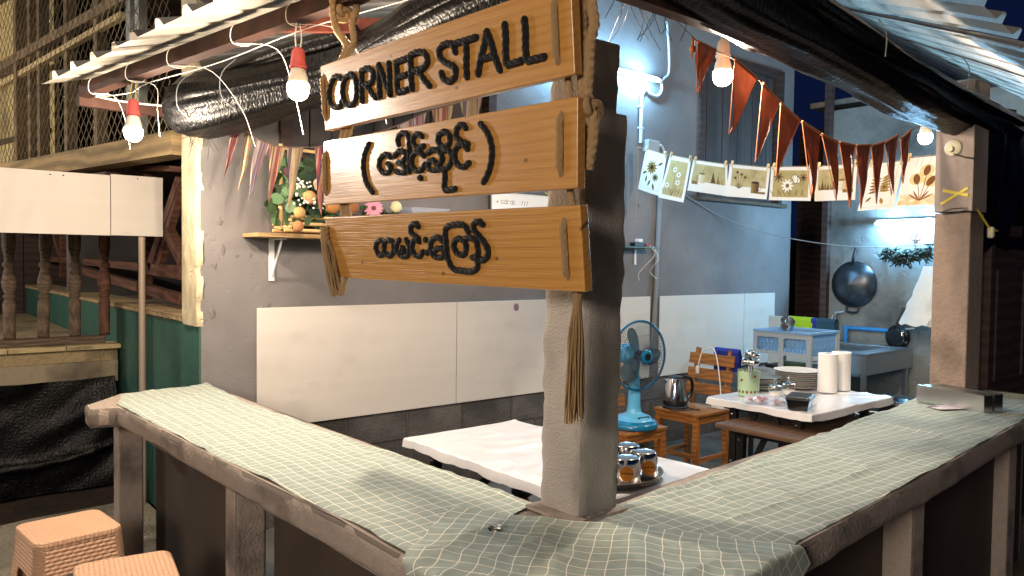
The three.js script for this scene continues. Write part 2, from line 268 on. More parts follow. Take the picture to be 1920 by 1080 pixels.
{
  const outer = [[.86, -3.74], [.79, -3.5], [.796, -3.2], [.812, -2.8], [.822, -2.4], [.842, -2.0], [.858, -1.6], [.86, -1.3]];
  const inner = [[1.245, -3.775], [1.235, -3.5], [1.215, -3.2], [1.235, -2.8], [1.25, -2.4], [1.255, -2.0], [1.285, -1.68], [1.275, -1.44]];
  cloth('check_tablecloth', 'sage green and cream check cloth along the counter arm running to the grey wall', (u, v) => {
    const a = lerpPts(outer, u), b = lerpPts(inner, u), e = .0025 * n1(u * 40, 12) + .004 * n1(u * 14, 13), f = .003 * n1(u * 55, 14) + .010 * n1(u * 12, 15);
    const x = a[0] + e + (b[0] + f - a[0] - e) * v, z = a[1] + (b[1] - a[1]) * v + (u < .02 ? .01 * n1(v * 12, 3) : 0);
    const lift = v > .96 ? .003 * (1 + n1(u * 40 + v * 9, 16)) : v < .03 ? -.003 * (1 - v / .03) : 0;
    return [x, CY + .003 + wrinkle(x, z, 21) + lift, z, x + wob(x, z, 31), z + wob(z, x, 41)];
  }, 230, 60);
  const o2 = [[1.12, -.85], [1.46, -.878], [1.9, -.916], [2.5, -.966], [3.0, -1.008], [3.53, -1.052], [3.9, -1.115], [4.28, -1.2]];
  const i2 = [[1.30, -1.285], [1.47, -1.30], [1.9, -1.335], [2.36, -1.375], [2.83, -1.43], [3.3, -1.475], [3.8, -1.54], [4.25, -1.42]];
  cloth('check_tablecloth', 'sage green and cream check cloth along the counter arm under the steel dispensers', (u, v) => {
    const a = lerpPts(o2, u), b = lerpPts(i2, u), e = .0025 * n1(u * 40, 22) + .004 * n1(u * 14, 23), f = .006 * n1(u * 55, 24) + .008 * n1(u * 12, 25);
    const x = a[0] + (b[0] - a[0]) * v, z = a[1] + e + (b[1] + f - a[1] - e) * v;
    const lift = v > .96 ? .003 * (1 + n1(u * 40 + v * 9, 26)) : v < .03 ? -.003 * (1 - v / .03) : 0;
    return [x, CY + .003 + wrinkle(x, z, 23) + .005 * Math.pow(1 - Math.abs(n2(x * .6, z * 9, 77)), 14) + lift, z, x + z * .05 + wob(x, z, 33), z - x * .05 + wob(z, x, 43)];
  }, 250, 60);
  // the piece laid across the outer corner, weave turned, its end hanging over the edge
  const A = V(1.10, 0, -1.50), ud = V(.58, 0, .815).normalize(), vd = V(-.815, 0, .58).normalize();
  cloth('check_tablecloth', 'sage green and cream check cloth laid askew over the outer corner before the post', (u, v) => {
    const L = .86, W = .62, s = u * L, t = v * W, p = A.clone().addScaledVector(ud, s - .02 + .01 * n1(v * 9, 51)).addScaledVector(vd, t + .014 * n1(u * 11, 52) + (u < .5 ? 0 : .05 * (u - .5)));
    let x = p.x, z = p.z, y = CY + .009 + 1.5 * wrinkle(x, z, 27) + .006 * Math.pow(1 - Math.abs(n2(s * 5, t * 4, 61)), 6);
    const ovX = .838 - x; if (ovX > 0) { x = .838 - Math.min(ovX, .018); y -= Math.max(0, ovX - .012) * .95; x -= .012 * n1(z * 22, 5) * Math.min(1, ovX * 8); }
    const ovZ = z - (-.862 + (x < 1 ? .05 : 0) - .084 * (x - 1.45) * (x > 1 ? 1 : 0)); if (ovZ > 0) { z -= Math.max(0, ovZ - .02); y -= Math.max(0, ovZ - .015) * .9; }
    return [x, y, z, s + wob(s, t, 35), t + wob(t, s, 45)];
  }, 120, 90);
}
// ---------- roofs ----------
function corrugated(E, e, r, s0, s1, t0, t1, pitch = .19, rib = .028) {   // trapezoid ribs along r, laid side by side along e
  const nrm = V().crossVectors(e, r).normalize(); if (nrm.y < 0) nrm.negate();
  const prof = [[0, 0], [.50, 0], [.55, .004], [.6, 0], [.66, 0], [.76, 1], [.88, 1], [.98, 0]];
  const ss = []; for (let k = Math.floor(s0 / pitch); k * pitch < s1; k++) for (const [f, h] of prof) { const s = (k + f) * pitch; if (s >= s0 && s <= s1) ss.push([s, h * rib]); }
  const nt = 14, pos = [], uv = [], idx = [];
  for (const [s, h] of ss) for (let j = 0; j <= nt; j++) { const t = t0 + (t1 - t0) * j / nt, p = E.clone().addScaledVector(e, s).addScaledVector(r, t).addScaledVector(nrm, h + .003 * n2(s * 2, t * 2, 5)); pos.push(p.x, p.y, p.z); uv.push(t, s); }
  for (let i = 0; i + 1 < ss.length; i++) for (let j = 0; j < nt; j++) { const a = i * (nt + 1) + j; idx.push(a, a + 1, a + nt + 1, a + 1, a + nt + 2, a + nt + 1); }
  const g = new THREE.BufferGeometry(); g.setAttribute('position', new THREE.Float32BufferAttribute(pos, 3)); g.setAttribute('uv', new THREE.Float32BufferAttribute(uv, 2)); g.setIndex(idx);
  return toCreasedNormals(g.toNonIndexed(), .5);
}
const BA = V(.73, 2.115, -3.79), BB = V(1.128, 2.205, -2.25), BD = BB.clone().sub(BA).normalize();
const beamAt = k => BA.clone().addScaledVector(BD, k);
{
  const t = thing('left_awning_roof', 'corrugated grey metal awning on a brown pipe above the counter and its two red-socket bulbs', 'roof');
  const E = V(.58, 2.135, -3.86), e = V(.85, 2.185, -2.36).sub(E).normalize(), r = V(.94, .285, -.177).normalize();
  const L = 3.05, n = 4;
  for (let k = 0; k < n; k++) mesh('metal_sheet', corrugated(E.clone().addScaledVector(V(0, 1, 0), .004 * (k % 2)), e, r, k * L / n - (k ? .02 : 0), (k + 1) * L / n, .02 * Math.sin(k * 5), 1.75), mRoof, t);
  mesh('beam', bar(BA.clone().addScaledVector(BD, .0), BA.clone().addScaledVector(BD, 2.65), .05, .055), mRustPipe, t);
  const far = beamAt(-.0).add(V(-.02, -.04, -.02));
  mesh('purlin', bar(far, far.clone().add(V(.62, .0, -.06)), .035, .045), mRustPipe, t);
  const pm = P(388, 103, { p: beamAt(1.25), n: V(0, 0, 1) });
  mesh('purlin', bar(beamAt(1.3).add(V(.02, .0, 0)), beamAt(1.3).add(V(1.3, .30, -.25)), .035, .05), mRed, t);
  mesh('purlin', bar(V(1.75, 2.52, -3.9), V(1.95, 2.50, -1.5), .04, .05), mRed, t);
  // white cable ties round the beam, their long tails hanging
  for (const [k, dx, dz, len, out] of [[.12, .0, .04, .22, .01], [.42, .02, -.02, .2, .0], [.72, .05, .1, .28, .12], [1.12, .05, .1, .3, .06], [1.42, .06, .12, .3, .12]]) {
    const c = beamAt(k), q = [V(0, .033, 0), V(.03, .028, 0), V(.032, -.03, 0), V(-.03, -.032, 0), V(-.032, .02, 0)].map(a => c.clone().add(a));
    const tail = [c.clone().add(V(-.02, -.033, 0)), c.clone().add(V(.06 * 1 + dx, -.04, dz * .5)), c.clone().add(V(.09 + out, -.04 - len * .5, dz)), c.clone().add(V(.10 + out * 1.3, -.04 - len, dz * 1.2))];
    mesh('cable_tie', merge([tube(q, .0017, 5, 24, true), tube(tail, .0014, 5, 16)]), mWire, t);
  }
  const far2 = far.clone().add(V(.0, .03, .03));
  mesh('power_cable', merge([tube([beamAt(.05).add(V(.03, -.03, 0)), beamAt(.3).add(V(.05, -.05, 0)), beamAt(.42).add(V(.045, -.035, 0)), beamAt(.9).add(V(.05, -.045, 0)), beamAt(1.42).add(V(.04, -.035, 0)), beamAt(2.0).add(V(.045, -.05, 0)), beamAt(2.6).add(V(.04, -.03, 0))], .0022, 5, 40), tube([far2, far2.clone().add(V(.2, -.012, -.02)), far2.clone().add(V(.6, .01, -.05))], .005, 5, 12)]), mWire, t);
}
{
  const t = thing('right_awning_roof', 'corrugated metal awning sloping up over the counter arm with the brown bunting', 'roof');
  const E = V(2.647, 2.2, -.93), e = V(1, 0, -.12).normalize(), r = V(.841, .358, -.6).normalize();
  for (let k = 0; k < 6; k++) mesh('metal_sheet', corrugated(E.clone().add(V(0, .004 * (k % 2), 0)), e, r, -1.5 + k * 1.0 - (k ? .02 : 0), -.5 + k * 1.0, .03 * Math.sin(k * 4), 6, .235, .03), mRoof, t);
  mesh('purlin', bar(V(1.4, 2.10, -1.36), V(4.15, 2.19, -1.58), .045, .05), mRustPipe, t);
  mesh('purlin', bar(V(1.9, 2.50, -1.55), V(4.4, 2.55, -1.95), .04, .05), mRustPipe, t);
}
// ---------- rolled shade nets ----------
function netRoll(pts, rad, s, flat = 1) {             // a slack, lumpy roll of netting following pts
  const c = new THREE.CatmullRomCurve3(pts), N = 130, K = 56, pos = [], uv = [], idx = [], L = c.getLength();
  for (let i = 0; i <= N; i++) {
    const u = i / N, p = c.getPointAt(u), d = c.getTangentAt(u), sd = V().crossVectors(d, V(0, 1, 0)).normalize(), up = V().crossVectors(sd, d);
    const R = (typeof rad === 'function' ? rad(u) : rad);
    for (let k = 0; k <= K; k++) {
      const a = k / K * Math.PI * 2, kk = k % K;
      let q = R * (1 + .10 * n2(Math.cos(a) * 1.3 + 9, u * L * 2.2 + Math.sin(a) * 1.3, s) + .16 * Math.pow(1 - Math.abs(n2(Math.cos(a) * 3.2 + 40, Math.sin(a) * 3.2 + u * L * .7, s + 1)), 4) + .05 * Math.pow(1 - Math.abs(n2(Math.cos(a) * 7 + u * L * .8, Math.sin(a) * 7 + 9, s + 2)), 3));
      pos.push(p.x + sd.x * Math.cos(a) * q + up.x * Math.sin(a) * q * flat, p.y + sd.y * Math.cos(a) * q + up.y * Math.sin(a) * q * flat, p.z + sd.z * Math.cos(a) * q + up.z * Math.sin(a) * q * flat);
      uv.push(u * L, k / K * 2 * Math.PI * R);
    }
  }
  for (let i = 0; i < N; i++) for (let k = 0; k < K; k++) { const a = i * (K + 1) + k; idx.push(a, a + 1, a + K + 1, a + 1, a + K + 2, a + K + 1); }
  for (const e of [0, N]) { const m = pos.length / 3, p = c.getPointAt(e / N); pos.push(p.x, p.y, p.z); uv.push(0, 0); for (let k = 0; k < K; k++) idx.push(m, e * (K + 1) + k, e * (K + 1) + k + 1); }
  const g = new THREE.BufferGeometry(); g.setAttribute('position', new THREE.Float32BufferAttribute(pos, 3)); g.setAttribute('uv', new THREE.Float32BufferAttribute(uv, 2)); g.setIndex(idx); g.computeVertexNormals(); return g;
}
function frayed(c, n, s, len) { seed = s; const l = []; for (let i = 0; i < n; i++) { const a = c(rnd()), d = V(rr(-.5, .5), rr(-1, -.2), rr(-.5, .5)).normalize().multiplyScalar(rr(.3, 1) * len); l.push(tube([a, a.clone().addScaledVector(d, .5).add(V(rr(-.02, .02), 0, rr(-.02, .02))), a.clone().add(d)], .0012, 3, 4)); } return merge(l); }
{
  const t = thing('rolled_shade_net', 'rolled black shade net slung under the awning above the striped bunting', 'shade net');
  const a = P(340, 212, { z: -3.62 }), b = V(1.44, 2.12, -2.6), c = V(1.52, 2.23, -1.45);
  mesh('roll', netRoll([a, a.clone().lerp(b, .33).add(V(0, -.005, 0)), a.clone().lerp(b, .66), b, b.clone().lerp(c, .5), c], u => .115 + .025 * Math.sin(u * 9 + 1) * (u < .5 ? 1 : .4) - (u < .05 ? .05 * (1 - u / .05) : 0), 3, .92), mNet, t);
  mesh('second_fold', netRoll([a.clone().add(V(.12, .10, .25)), a.clone().lerp(b, .5).add(V(.05, .12, .1)), b.clone().add(V(.02, .12, 0))], .075, 7, .8), mNet, t);
  mesh('loose_threads', frayed(u => a.clone().add(V(.02 + .14 * u, -.07, .02 + .1 * u)), 26, 5, .14), mNetThread, t);
  [.2, .45].forEach(u => { const p = a.clone().lerp(b, u); mesh('tie_wire', tube([p.clone().add(V(-.1, .12, .04)), p.clone().add(V(-.16, .05, .05)), p.clone().add(V(-.16, -.04, .05)), p.clone().add(V(-.11, -.09, .07))], .002, 4, 12), mGreyWire, t); });
}
{
  const t = thing('rolled_shade_net', 'rolled black shade net slung under the awning above the brown bunting', 'shade net');
  const z0 = -1.40, A = V(1.55, 2.20, -1.36), B = V(2.3, 2.175, -1.40), C = V(3.1, 2.15, -1.45), D = V(3.9, 2.13, -1.50), E = V(4.6, 2.10, -1.52);
  mesh('roll', netRoll([A, B, C, D, E], u => .105 + .01 * Math.sin(u * 14), 13, .85), mNet, t);
  const o = V(.02, .045, .075); mesh('second_fold', netRoll([A, B, C, D, E].map((p, i) => p.clone().add(o).add(V(0, .012 * Math.sin(i * 2), 0))), u => .062 - .02 * u, 17, .7), mNet, t);
  mesh('loose_threads', frayed(u => V(1.5 + .35 * u, 2.11, -1.42), 16, 9, .16), mNetThread, t);
  for (const [x, k] of [[2.1, .1], [2.75, 0], [3.5, 0]]) mesh('tie_wire', tube([V(x, 2.27, -1.3), V(x + .02, 2.22, -1.28), V(x + .06, 2.15, -1.30 - k * .1)], .0025, 4, 8), mWire, t);
}
// ---------- bulbs ----------
const mBulbGlow = M(0xfff4e0, .4, { emissive: 0xffead0, emissiveIntensity: 10 });
function bulb(label, c, top, socket, cord) {
  const t = thing('hanging_bulb', label, 'light bulb', c, 'bulbs under the awnings'), K = 1.2;
  mesh('globe', lathe([[.0005, -.036], [.014, -.033], [.024, -.025], [.0295, -.012], [.0305, .001], [.029, .009], [.026, .012]], 28).scale(K, K, K), mBulbGlow, t);
  mesh('housing', lathe([[.027, .0125], [.025, .03], [.019, .052], [.0165, .062], [.0, .062]], 24).scale(K, 1.1, K), M(0xd9d4c8, .5), t);
  mesh('socket', lathe([[.0, .058], [.0245, .058], [.0255, .066], [.0235, .069], [.0225, .075], [.019, .112], [.012, .122], [.0, .124]], 24).scale(1.1, 1.05, 1.1), M(socket, .5), t);
  const h = top.clone().sub(c);
  mesh('cord', merge([tube([V(.006, .12, 0), V(.01, .12 + (h.y - .12) * .5, .003), h.clone().add(V(.005, 0, 0))], .0026, 5, 10), tube([V(-.006, .12, 0), V(-.008, .12 + (h.y - .12) * .5, -.004), h.clone().add(V(-.006, 0, 0))], .0026, 5, 10)]), cord, t);
  const l = new THREE.PointLight(WARM, BULB_POWER, 0, 2); l.castShadow = true; l.shadow.radius = 1.6; l.name = 'bulb_light'; t.add(l); l.position.set(0, -.006, 0);
  return t;
}
const yc = M(0xb79a3a, .6);
bulb('lit warm bulb in red socket on yellow cord before the chain-link mesh', V(.831, 1.906, -3.40), V(.835, 2.11, -3.40), 0xc4544f, yc);
bulb('lit warm bulb in red socket beside the hanging wooden sign', V(1.09, 1.96, -2.415), V(1.09, 2.17, -2.415), 0xc4544f, mWire);
bulb('lit warm bulb between the first two brown flags', P(1355, 140, { z: -1.72 }), P(1355, 140, { z: -1.72 }).add(V(0, .2, .05)), 0xcfc6bc, mWire);
bulb('lit warm bulb under the net at the pinkish pillar', P(1735, 256, { z: -1.8 }), P(1735, 256, { z: -1.8 }).add(V(0, .17, .04)), 0xcfc6bc, mWire);
// ---------- fluorescent tubes ----------
const mTube = M(0xf2fbff, .3, { emissive: 0xaee6ff, emissiveIntensity: 9 });
function batten(label, a, b, out) {
  const t = thing('fluorescent_light', label, 'tube light'), d = b.clone().sub(a), L = d.length(); d.normalize();
  mesh('batten', bar(a, b, .03, .035), mWhiteP, t);
  const o = out.clone().multiplyScalar(.036);
  mesh('tube', rod(a.clone().add(o).addScaledVector(d, .02), b.clone().add(o).addScaledVector(d, -.02), .013, 14), mTube, t);
  mesh('end_cap', merge([rod(a.clone().add(o), a.clone().add(o).addScaledVector(d, .022), .016, 12), rod(b.clone().add(o), b.clone().add(o).addScaledVector(d, -.022), .016, 12)]), mWhiteP, t);
  for (let k = 0; k < 3; k++) { const l = new THREE.PointLight(COOL, TUBE_POWER / 3, 0, 2); l.position.copy(a).addScaledVector(d, L * (k + .5) / 3).addScaledVector(out, .062); l.castShadow = true; l.shadow.radius = 1; l.name = 'tube_light'; t.add(l); }
}
batten('lit cool white tube on the grey wall above the conduit', P(1232, 150, { z: WZ + .02 }).setZ(WZ + .02).add(V(-1.15, 0, 0)), P(1232, 150, { z: WZ + .02 }), V(0, -.35, .94));
const KX = 6.5;
batten('lit cool white tube on the kitchen wall above the wok and pan', V(KX - .02, 1.765, -3.03), V(KX - .02, 1.765, -2.15), V(-.94, -.35, 0));
{ // porch tube of the neighbouring house, outside the frame: it lights the deck and mesh front and glints in the sign's varnish
  const t = thing('porch_light', 'lit white tube lamp on a post of the neighbouring deck', 'tube light'), c = V(-1.9, 2.35, -6.3);
  mesh('post', rbox(.08, 2.7, .08, .006, c.x - .1, 1.83, c.z, 1), mTimber, t); mesh('batten', rbox(.03, .05, .62, .006, c.x - .03, c.y, c.z, 1), mWhiteP, t);
  mesh('tube', rod(c.clone().add(V(.01, 0, -.3)), c.clone().add(V(.01, 0, .3)), .02, 14), M(0xf4f4ff, .3, { emissive: 0xeeeeff, emissiveIntensity: 9 }), t);
  for (const k of [-.2, 0, .2]) { const l = new THREE.PointLight(0xfff0e0, PORCH_POWER / 3, 0, 2); l.position.copy(c).add(V(.045, 0, k)); l.castShadow = true; l.shadow.radius = 2; l.name = 'tube_light'; t.add(l); }
}
{ // added soft fill source in window form, unseen; brightens stools, counter face, sign, post
  const t = thing('added_fill_window', 'added fill light shaped as a wide lit window, out of view', 'window', [-3.9, 0, 1.0]); t.rotation.y = Math.atan2(5.2, -2.2);
  mesh('wall', merge([box(3, .9, .15, 0, 3.6, -.1), box(3, 2.1, .15, 0, 1.05, -.1), box(.75, 1.05, .15, -1.125, 2.625, -.1), box(.75, 1.05, .15, 1.125, 2.625, -.1)]), mWall, t);
  mesh('frame', merge([box(1.56, .05, .08, 0, 2.12, 0), box(1.56, .05, .08, 0, 3.13, 0), box(.05, .96, .08, -.755, 2.625, 0), box(.05, .96, .08, .755, 2.625, 0)]), mDarkTimber, t);
  mesh('fill_pane', box(1.46, .96, .01, 0, 2.625, -.01), M(0xfff6ea, .4, { emissive: 0xffe8cc, emissiveIntensity: 4 }), t);
  const l = new THREE.RectAreaLight(0xfff0e2, FILL_POWER / (1.44 * .94), 1.44, .94); l.position.set(0, 2.625, .03); l.lookAt(V(0, 1.0, 6).applyAxisAngle(V(0, 1, 0), 0)); l.name = 'fill_light'; t.add(l); l.rotation.set(.0, Math.PI, 0);
}
// ---------- hanging sign ----------
{
  const t = thing('hanging_sign', 'three varnished pine boards with black rope lettering hung on jute ropes', 'sign');
  const tS = tex(1024, 256, (u, v) => { const w = v * 9 + 1.3 * fbm(u, v, 2, 3, 201) + .5 * Math.sin(u * 5 + 1) * fbm(u, v, 3, 2, 202); const g = Math.pow(.5 + .5 * Math.sin(w * 6.283), 2.2); const f = vn(u * 14, v * 256, 1024, 203); let k = 0; for (const [a, b] of [[.16, .62], [.62, .2], [.8, .74], [.36, .84]]) { const q = Math.hypot((u - a) * 4.2, v - b); k = Math.max(k, Math.exp(-q * q * 2200)); } const c = .95 + .06 * (f - .5) - .05 * g - .5 * k; return [cl(c), cl(c * .97 - .03 * g), cl(c * .93 - .05 * g)]; }, true);
  const tSB = tex(512, 256, (u, v) => cl(.5 + .55 * (vn(u * 7, v * 128, 1024, 205) - .5) + .3 * (vn(u * 24, v * 220, 1024, 206) - .5)));
  const mk = off => { const m = MP(0xc6954e, .36, { map: tS.clone(), bumpMap: tSB, bumpScale: .0009, clearcoat: .75, clearcoatRoughness: .2 }); m.map.offset.set(off, off * .7); m.map.needsUpdate = true; return m; };
  const mRope = M(0x121519, .62, { bumpMap: rp(tWeaveB, 4), bumpScale: .003 });
  const at = (px, py, dd) => { const d = rayDir(px, py); return camera.position.clone().addScaledVector(d, dd); };
  const B = [[605, 185, 1074, 50, 5, .195, 0], [607, 325, 1083, 267, 1.5, .191, .31], [614, 464, 1092, 467, 7, .183, .62]].map(([lx, ly, rx, ry, tilt, h, off]) => {
    const L = at(lx, ly, 2.36), R = at(rx, ry, 1.62), u = R.clone().sub(L), len = u.length(); u.normalize();
    let n = V().crossVectors(V(0, 1, 0), u).normalize(); if (n.x > 0) n.negate(); let v = V().crossVectors(u, n).normalize(); if (v.y < 0) v.negate();
    const a = tilt * Math.PI / 180; const v2 = v.clone().multiplyScalar(Math.cos(a)).addScaledVector(n, Math.sin(a)), n2_ = n.clone().multiplyScalar(Math.cos(a)).addScaledVector(v, -Math.sin(a));
    return { L, R, u, v: v2, n: n2_, len, h, c: L.clone().lerp(R, .5), m: mk(off) };
  });
  const strokes = [
    { s: [600, 0, 3.31], g: [[[[140, 488], [105, 475], [78, 520], [66, 590], [76, 645], [108, 668], [138, 652], [146, 622]]], [[[200, 460], [165, 490], [150, 560], [162, 632], [192, 655], [226, 628], [239, 558], [228, 488], [205, 459]]], [[[266, 440], [272, 630]], [[266, 442], [306, 424], [342, 456], [332, 506], [280, 528]], [[292, 530], [356, 608]]], [[[374, 402], [382, 602]], [[374, 402], [446, 590]], [[436, 392], [446, 590]]], [[[482, 388], [492, 575]], [[482, 386], [548, 362]], [[488, 480], [550, 462]], [[492, 575], [552, 556]]], [[[568, 345], [582, 555]], [[570, 345], [612, 325], [660, 332], [678, 380], [652, 420], [590, 440]], [[612, 440], [690, 535]]], [[[850, 325], [838, 283], [792, 272], [752, 310], [757, 360], [800, 395], [848, 422], [850, 470], [815, 505], [778, 490], [762, 452]]], [[[855, 268], [978, 232]], [[914, 256], [922, 480]]], [[[1045, 196], [990, 462]], [[1045, 196], [1126, 436]], [[1014, 366], [1090, 346]]], [[[1156, 152], [1168, 405], [1262, 376]]], [[[1278, 120], [1292, 380], [1402, 352]]]] },
    { s: [620, 180, 3.84], g: [[[[285, 345], [252, 430], [246, 520], [266, 620], [312, 696]]], [[[440, 442], [408, 420], [370, 450], [360, 510], [390, 553], [430, 545], [446, 512], [420, 488]]], [[[466, 432], [510, 395], [552, 420], [535, 466], [492, 480], [532, 500], [556, 540], [520, 553], [476, 543]], [[500, 352], [496, 300], [530, 266], [570, 290], [577, 400], [578, 545]]], [[[682, 432], [640, 400], [602, 430], [595, 490], [622, 535], [665, 530], [690, 492]], [[668, 292], [635, 274], [604, 300], [610, 350], [648, 375], [680, 360]]], [[[650, 588], [660, 594]]], [[[710, 412], [745, 386], [790, 400], [815, 450], [788, 500], [742, 462], [712, 490], [727, 530], [782, 526], [850, 515], [885, 452], [862, 392], [822, 392]]], [[[826, 256], [786, 290], [792, 345], [832, 370], [866, 340], [866, 285], [830, 254]]], [[[830, 545], [832, 680], [906, 668]]], [[[1006, 482], [966, 512], [922, 490], [902, 430], [918, 368], [960, 347], [996, 382]], [[984, 232], [954, 206], [920, 235], [916, 290], [950, 328], [1000, 348]]], [[[1090, 200], [1140, 270], [1170, 370], [1166, 480], [1142, 560], [1110, 622]]]] },
    { s: [640, 380, 5.333], g: [[[[440, 390], [400, 372], [362, 410], [366, 480], [402, 525], [436, 500], [442, 440], [440, 392]], [[440, 388], [490, 370], [534, 402], [536, 480], [502, 530], [458, 508]]], [[[592, 370], [566, 420], [576, 490], [630, 535], [686, 510], [692, 430], [660, 366]], [[602, 502], [626, 442], [650, 500]]], [[[828, 490], [800, 530], [756, 525], [722, 470], [727, 400], [762, 352], [790, 388]], [[784, 240], [758, 206], [716, 226], [706, 280], [736, 320], [788, 358]]], [[[852, 366], [860, 372]], [[866, 496], [876, 502]]], [[[1030, 388], [982, 342], [922, 370], [906, 440], [932, 520], [1000, 545], [1045, 510], [1030, 462], [972, 456], [938, 488]]], [[[1286, 292], [1242, 226], [1100, 226], [1057, 262], [1062, 400], [1082, 560], [1132, 658], [1200, 675], [1330, 680], [1374, 640], [1370, 545], [1322, 546]]], [[[1232, 522], [1182, 510], [1142, 450], [1147, 382], [1190, 356], [1240, 382], [1264, 440], [1250, 510]], [[1242, 360], [1300, 346], [1360, 382], [1380, 460], [1376, 560]]], [[[1430, 218], [1390, 186], [1342, 206], [1337, 260], [1382, 320], [1440, 390], [1480, 470], [1470, 540], [1430, 570], [1390, 560]]]] }];
  B.forEach((b, k) => {
    const g = new RoundedBoxGeometry(b.len, b.h, .026, 2, .003); const q = g.index ? g.toNonIndexed() : g, uv = new Float32Array(q.attributes.position.count * 2), pp = q.attributes.position;
    for (let i = 0; i < pp.count; i++) { uv[2 * i] = pp.getX(i) / b.len + .5; uv[2 * i + 1] = pp.getY(i) / b.h + .5 + pp.getZ(i) * 3; }
    q.setAttribute('uv', new THREE.BufferAttribute(uv, 2));
    const basis = new THREE.Matrix4().makeBasis(b.u, b.v, V().crossVectors(b.u, b.v)); const ctr = b.c.clone().addScaledVector(b.n, -.013); q.applyMatrix4(basis); q.translate(ctr.x, ctr.y, ctr.z);
    const bm = mesh('board', q, b.m, t);
    const { s, g: gl } = strokes[k], rad = k === 0 ? .0085 : .0078;
    for (const glyph of gl) {
      const parts = glyph.map(st => { const pts = st.map(([x, y]) => P(s[0] + x / s[2], s[1] + y / s[2], { p: b.c, n: b.n }).addScaledVector(b.n, rad * .55)); const L = pts.reduce((a, p, i) => a + (i ? p.distanceTo(pts[i - 1]) : 0), 0); const g = pts.length < 4 && L > .02 ? merge(pts.slice(1).map((p, i) => { const c = [pts[i], pts[i].clone().lerp(p, .33).addScaledVector(b.u, .0012), pts[i].clone().lerp(p, .66).addScaledVector(b.u, -.0012), p]; return twist(c, rad); })) : twist(pts.length < 3 ? [pts[0], pts[0].clone().lerp(pts[1], .5), pts[1]] : pts, rad); return merge([g, sph(rad * .95, ...pts[0].toArray(), 8), sph(rad * .95, ...pts[pts.length - 1].toArray(), 8)]); });
      mesh('letter', merge(parts), mRope, bm);
    }
    // jute stitch at each end
    for (const [e, x] of [[-1, -.485], [1, .455]]) { const o = b.c.clone().addScaledVector(b.u, b.len * x).addScaledVector(b.n, .004); mesh('rope_stitch', twist([o.clone().addScaledVector(b.v, b.h * .36).addScaledVector(b.n, -.012), o.clone().addScaledVector(b.v, b.h * .26), o.clone(), o.clone().addScaledVector(b.v, -b.h * .26), o.clone().addScaledVector(b.v, -b.h * .36).addScaledVector(b.n, -.012)], .0085), mJute, bm); }
  });
  function twist(pts, r) {                            // laid rope: a tube whose radius carries three twisted strands
    const c = new THREE.CatmullRomCurve3(pts), L = c.getLength(), N = Math.max(8, Math.round(L / .0035)), g = new THREE.TubeGeometry(c, N, r, 9, false), p = g.attributes.position;
    for (let i = 0; i <= N; i++) { const o = c.getPointAt(i / N); for (let j = 0; j <= 9; j++) { const k = i * 10 + j, a = j / 9 * 6.283, w = 1 + .13 * Math.sin(3 * a + i / N * L * 330); p.setXYZ(k, o.x + (p.getX(k) - o.x) * w, o.y + (p.getY(k) - o.y) * w, o.z + (p.getZ(k) - o.z) * w); } }
    g.computeVertexNormals(); return g;
  }
  function fuzz(pts, n, r, len, s) { seed = s; const c = new THREE.CatmullRomCurve3(pts), l = []; for (let i = 0; i < n; i++) { const u = rnd(), o = c.getPointAt(u), d = V(rr(-1, 1), rr(-.8, .8), rr(-1, 1)).normalize(); const a = o.clone().addScaledVector(d, r * .8), b = o.clone().addScaledVector(d, r + len * rr(.3, 1)).add(V(0, rr(-.004, .004), 0)); l.push(rod(a, b, .00045, 3, .0001)); } return merge(l); }
  const rope = (name, pts, r, n, s) => { const m = mesh(name, twist(pts, r), mJute, t); const f = mesh('fibre', fuzz(pts, n, r, .012, s), mJute, m); f.userData.kind = 'stuff'; return m; };
  const q = (px, py, k) => P(px, py, k);
  const [b1, b2, b3] = B, bk = (b, x, y, o = -.03) => b.c.clone().addScaledVector(b.u, b.len * x).addScaledVector(b.v, b.h * y).addScaledVector(b.n, o);
  const lt = bk(b1, -.43, .5), top = V(1.135, 2.19, -2.2);
  rope('rope', [top.clone().add(V(-.02, .04, 0)), top.clone().add(V(-.03, -.02, .0)), top.clone().lerp(lt, .4).add(V(-.01, 0, -.02)), lt.clone().lerp(top, .25).add(V(.01, 0, .015)), lt, bk(b1, -.44, 0), bk(b1, -.44, -.5), bk(b2, -.44, .5), bk(b2, -.44, 0), bk(b2, -.44, -.5), bk(b3, -.44, .5), bk(b3, -.44, 0)], .011, 300, 71);
  rope('rope', [top.clone().add(V(.03, .04, .02)), top.clone().add(V(.03, -.02, .04)), top.clone().lerp(lt, .35).add(V(.02, 0, .03)), lt.clone().lerp(top, .3).add(V(.015, 0, .05)), bk(b1, -.405, .5), bk(b1, -.41, -.5), bk(b2, -.415, .5), bk(b2, -.415, -.5), bk(b3, -.415, .5), bk(b3, -.42, 0)], .0105, 260, 72);
  mesh('knot', new THREE.TorusKnotGeometry(.015, .0095, 60, 8, 2, 3).translate(top.x, top.y - .035, top.z + .01), mJute, t);
  // right hand rope beside the boards, tied to the post, with knot and tail
  const rz = -1.2, rq = (px, py) => P(px, py, { x: 1.19 });
  rope('rope', [V(1.24, 2.13, -1.25), rq(1092, 5), rq(1090, 40), rq(1093, 90), rq(1094, 130), rq(1094, 180), rq(1106, 205), rq(1100, 250), rq(1090, 300)], .0125, 200, 73);
  rope('rope', [V(1.26, 2.13, -1.22), rq(1110, 8), rq(1114, 45), rq(1106, 82), rq(1104, 130), rq(1101, 180), rq(1110, 212), rq(1112, 250), rq(1102, 318)], .0115, 200, 74);
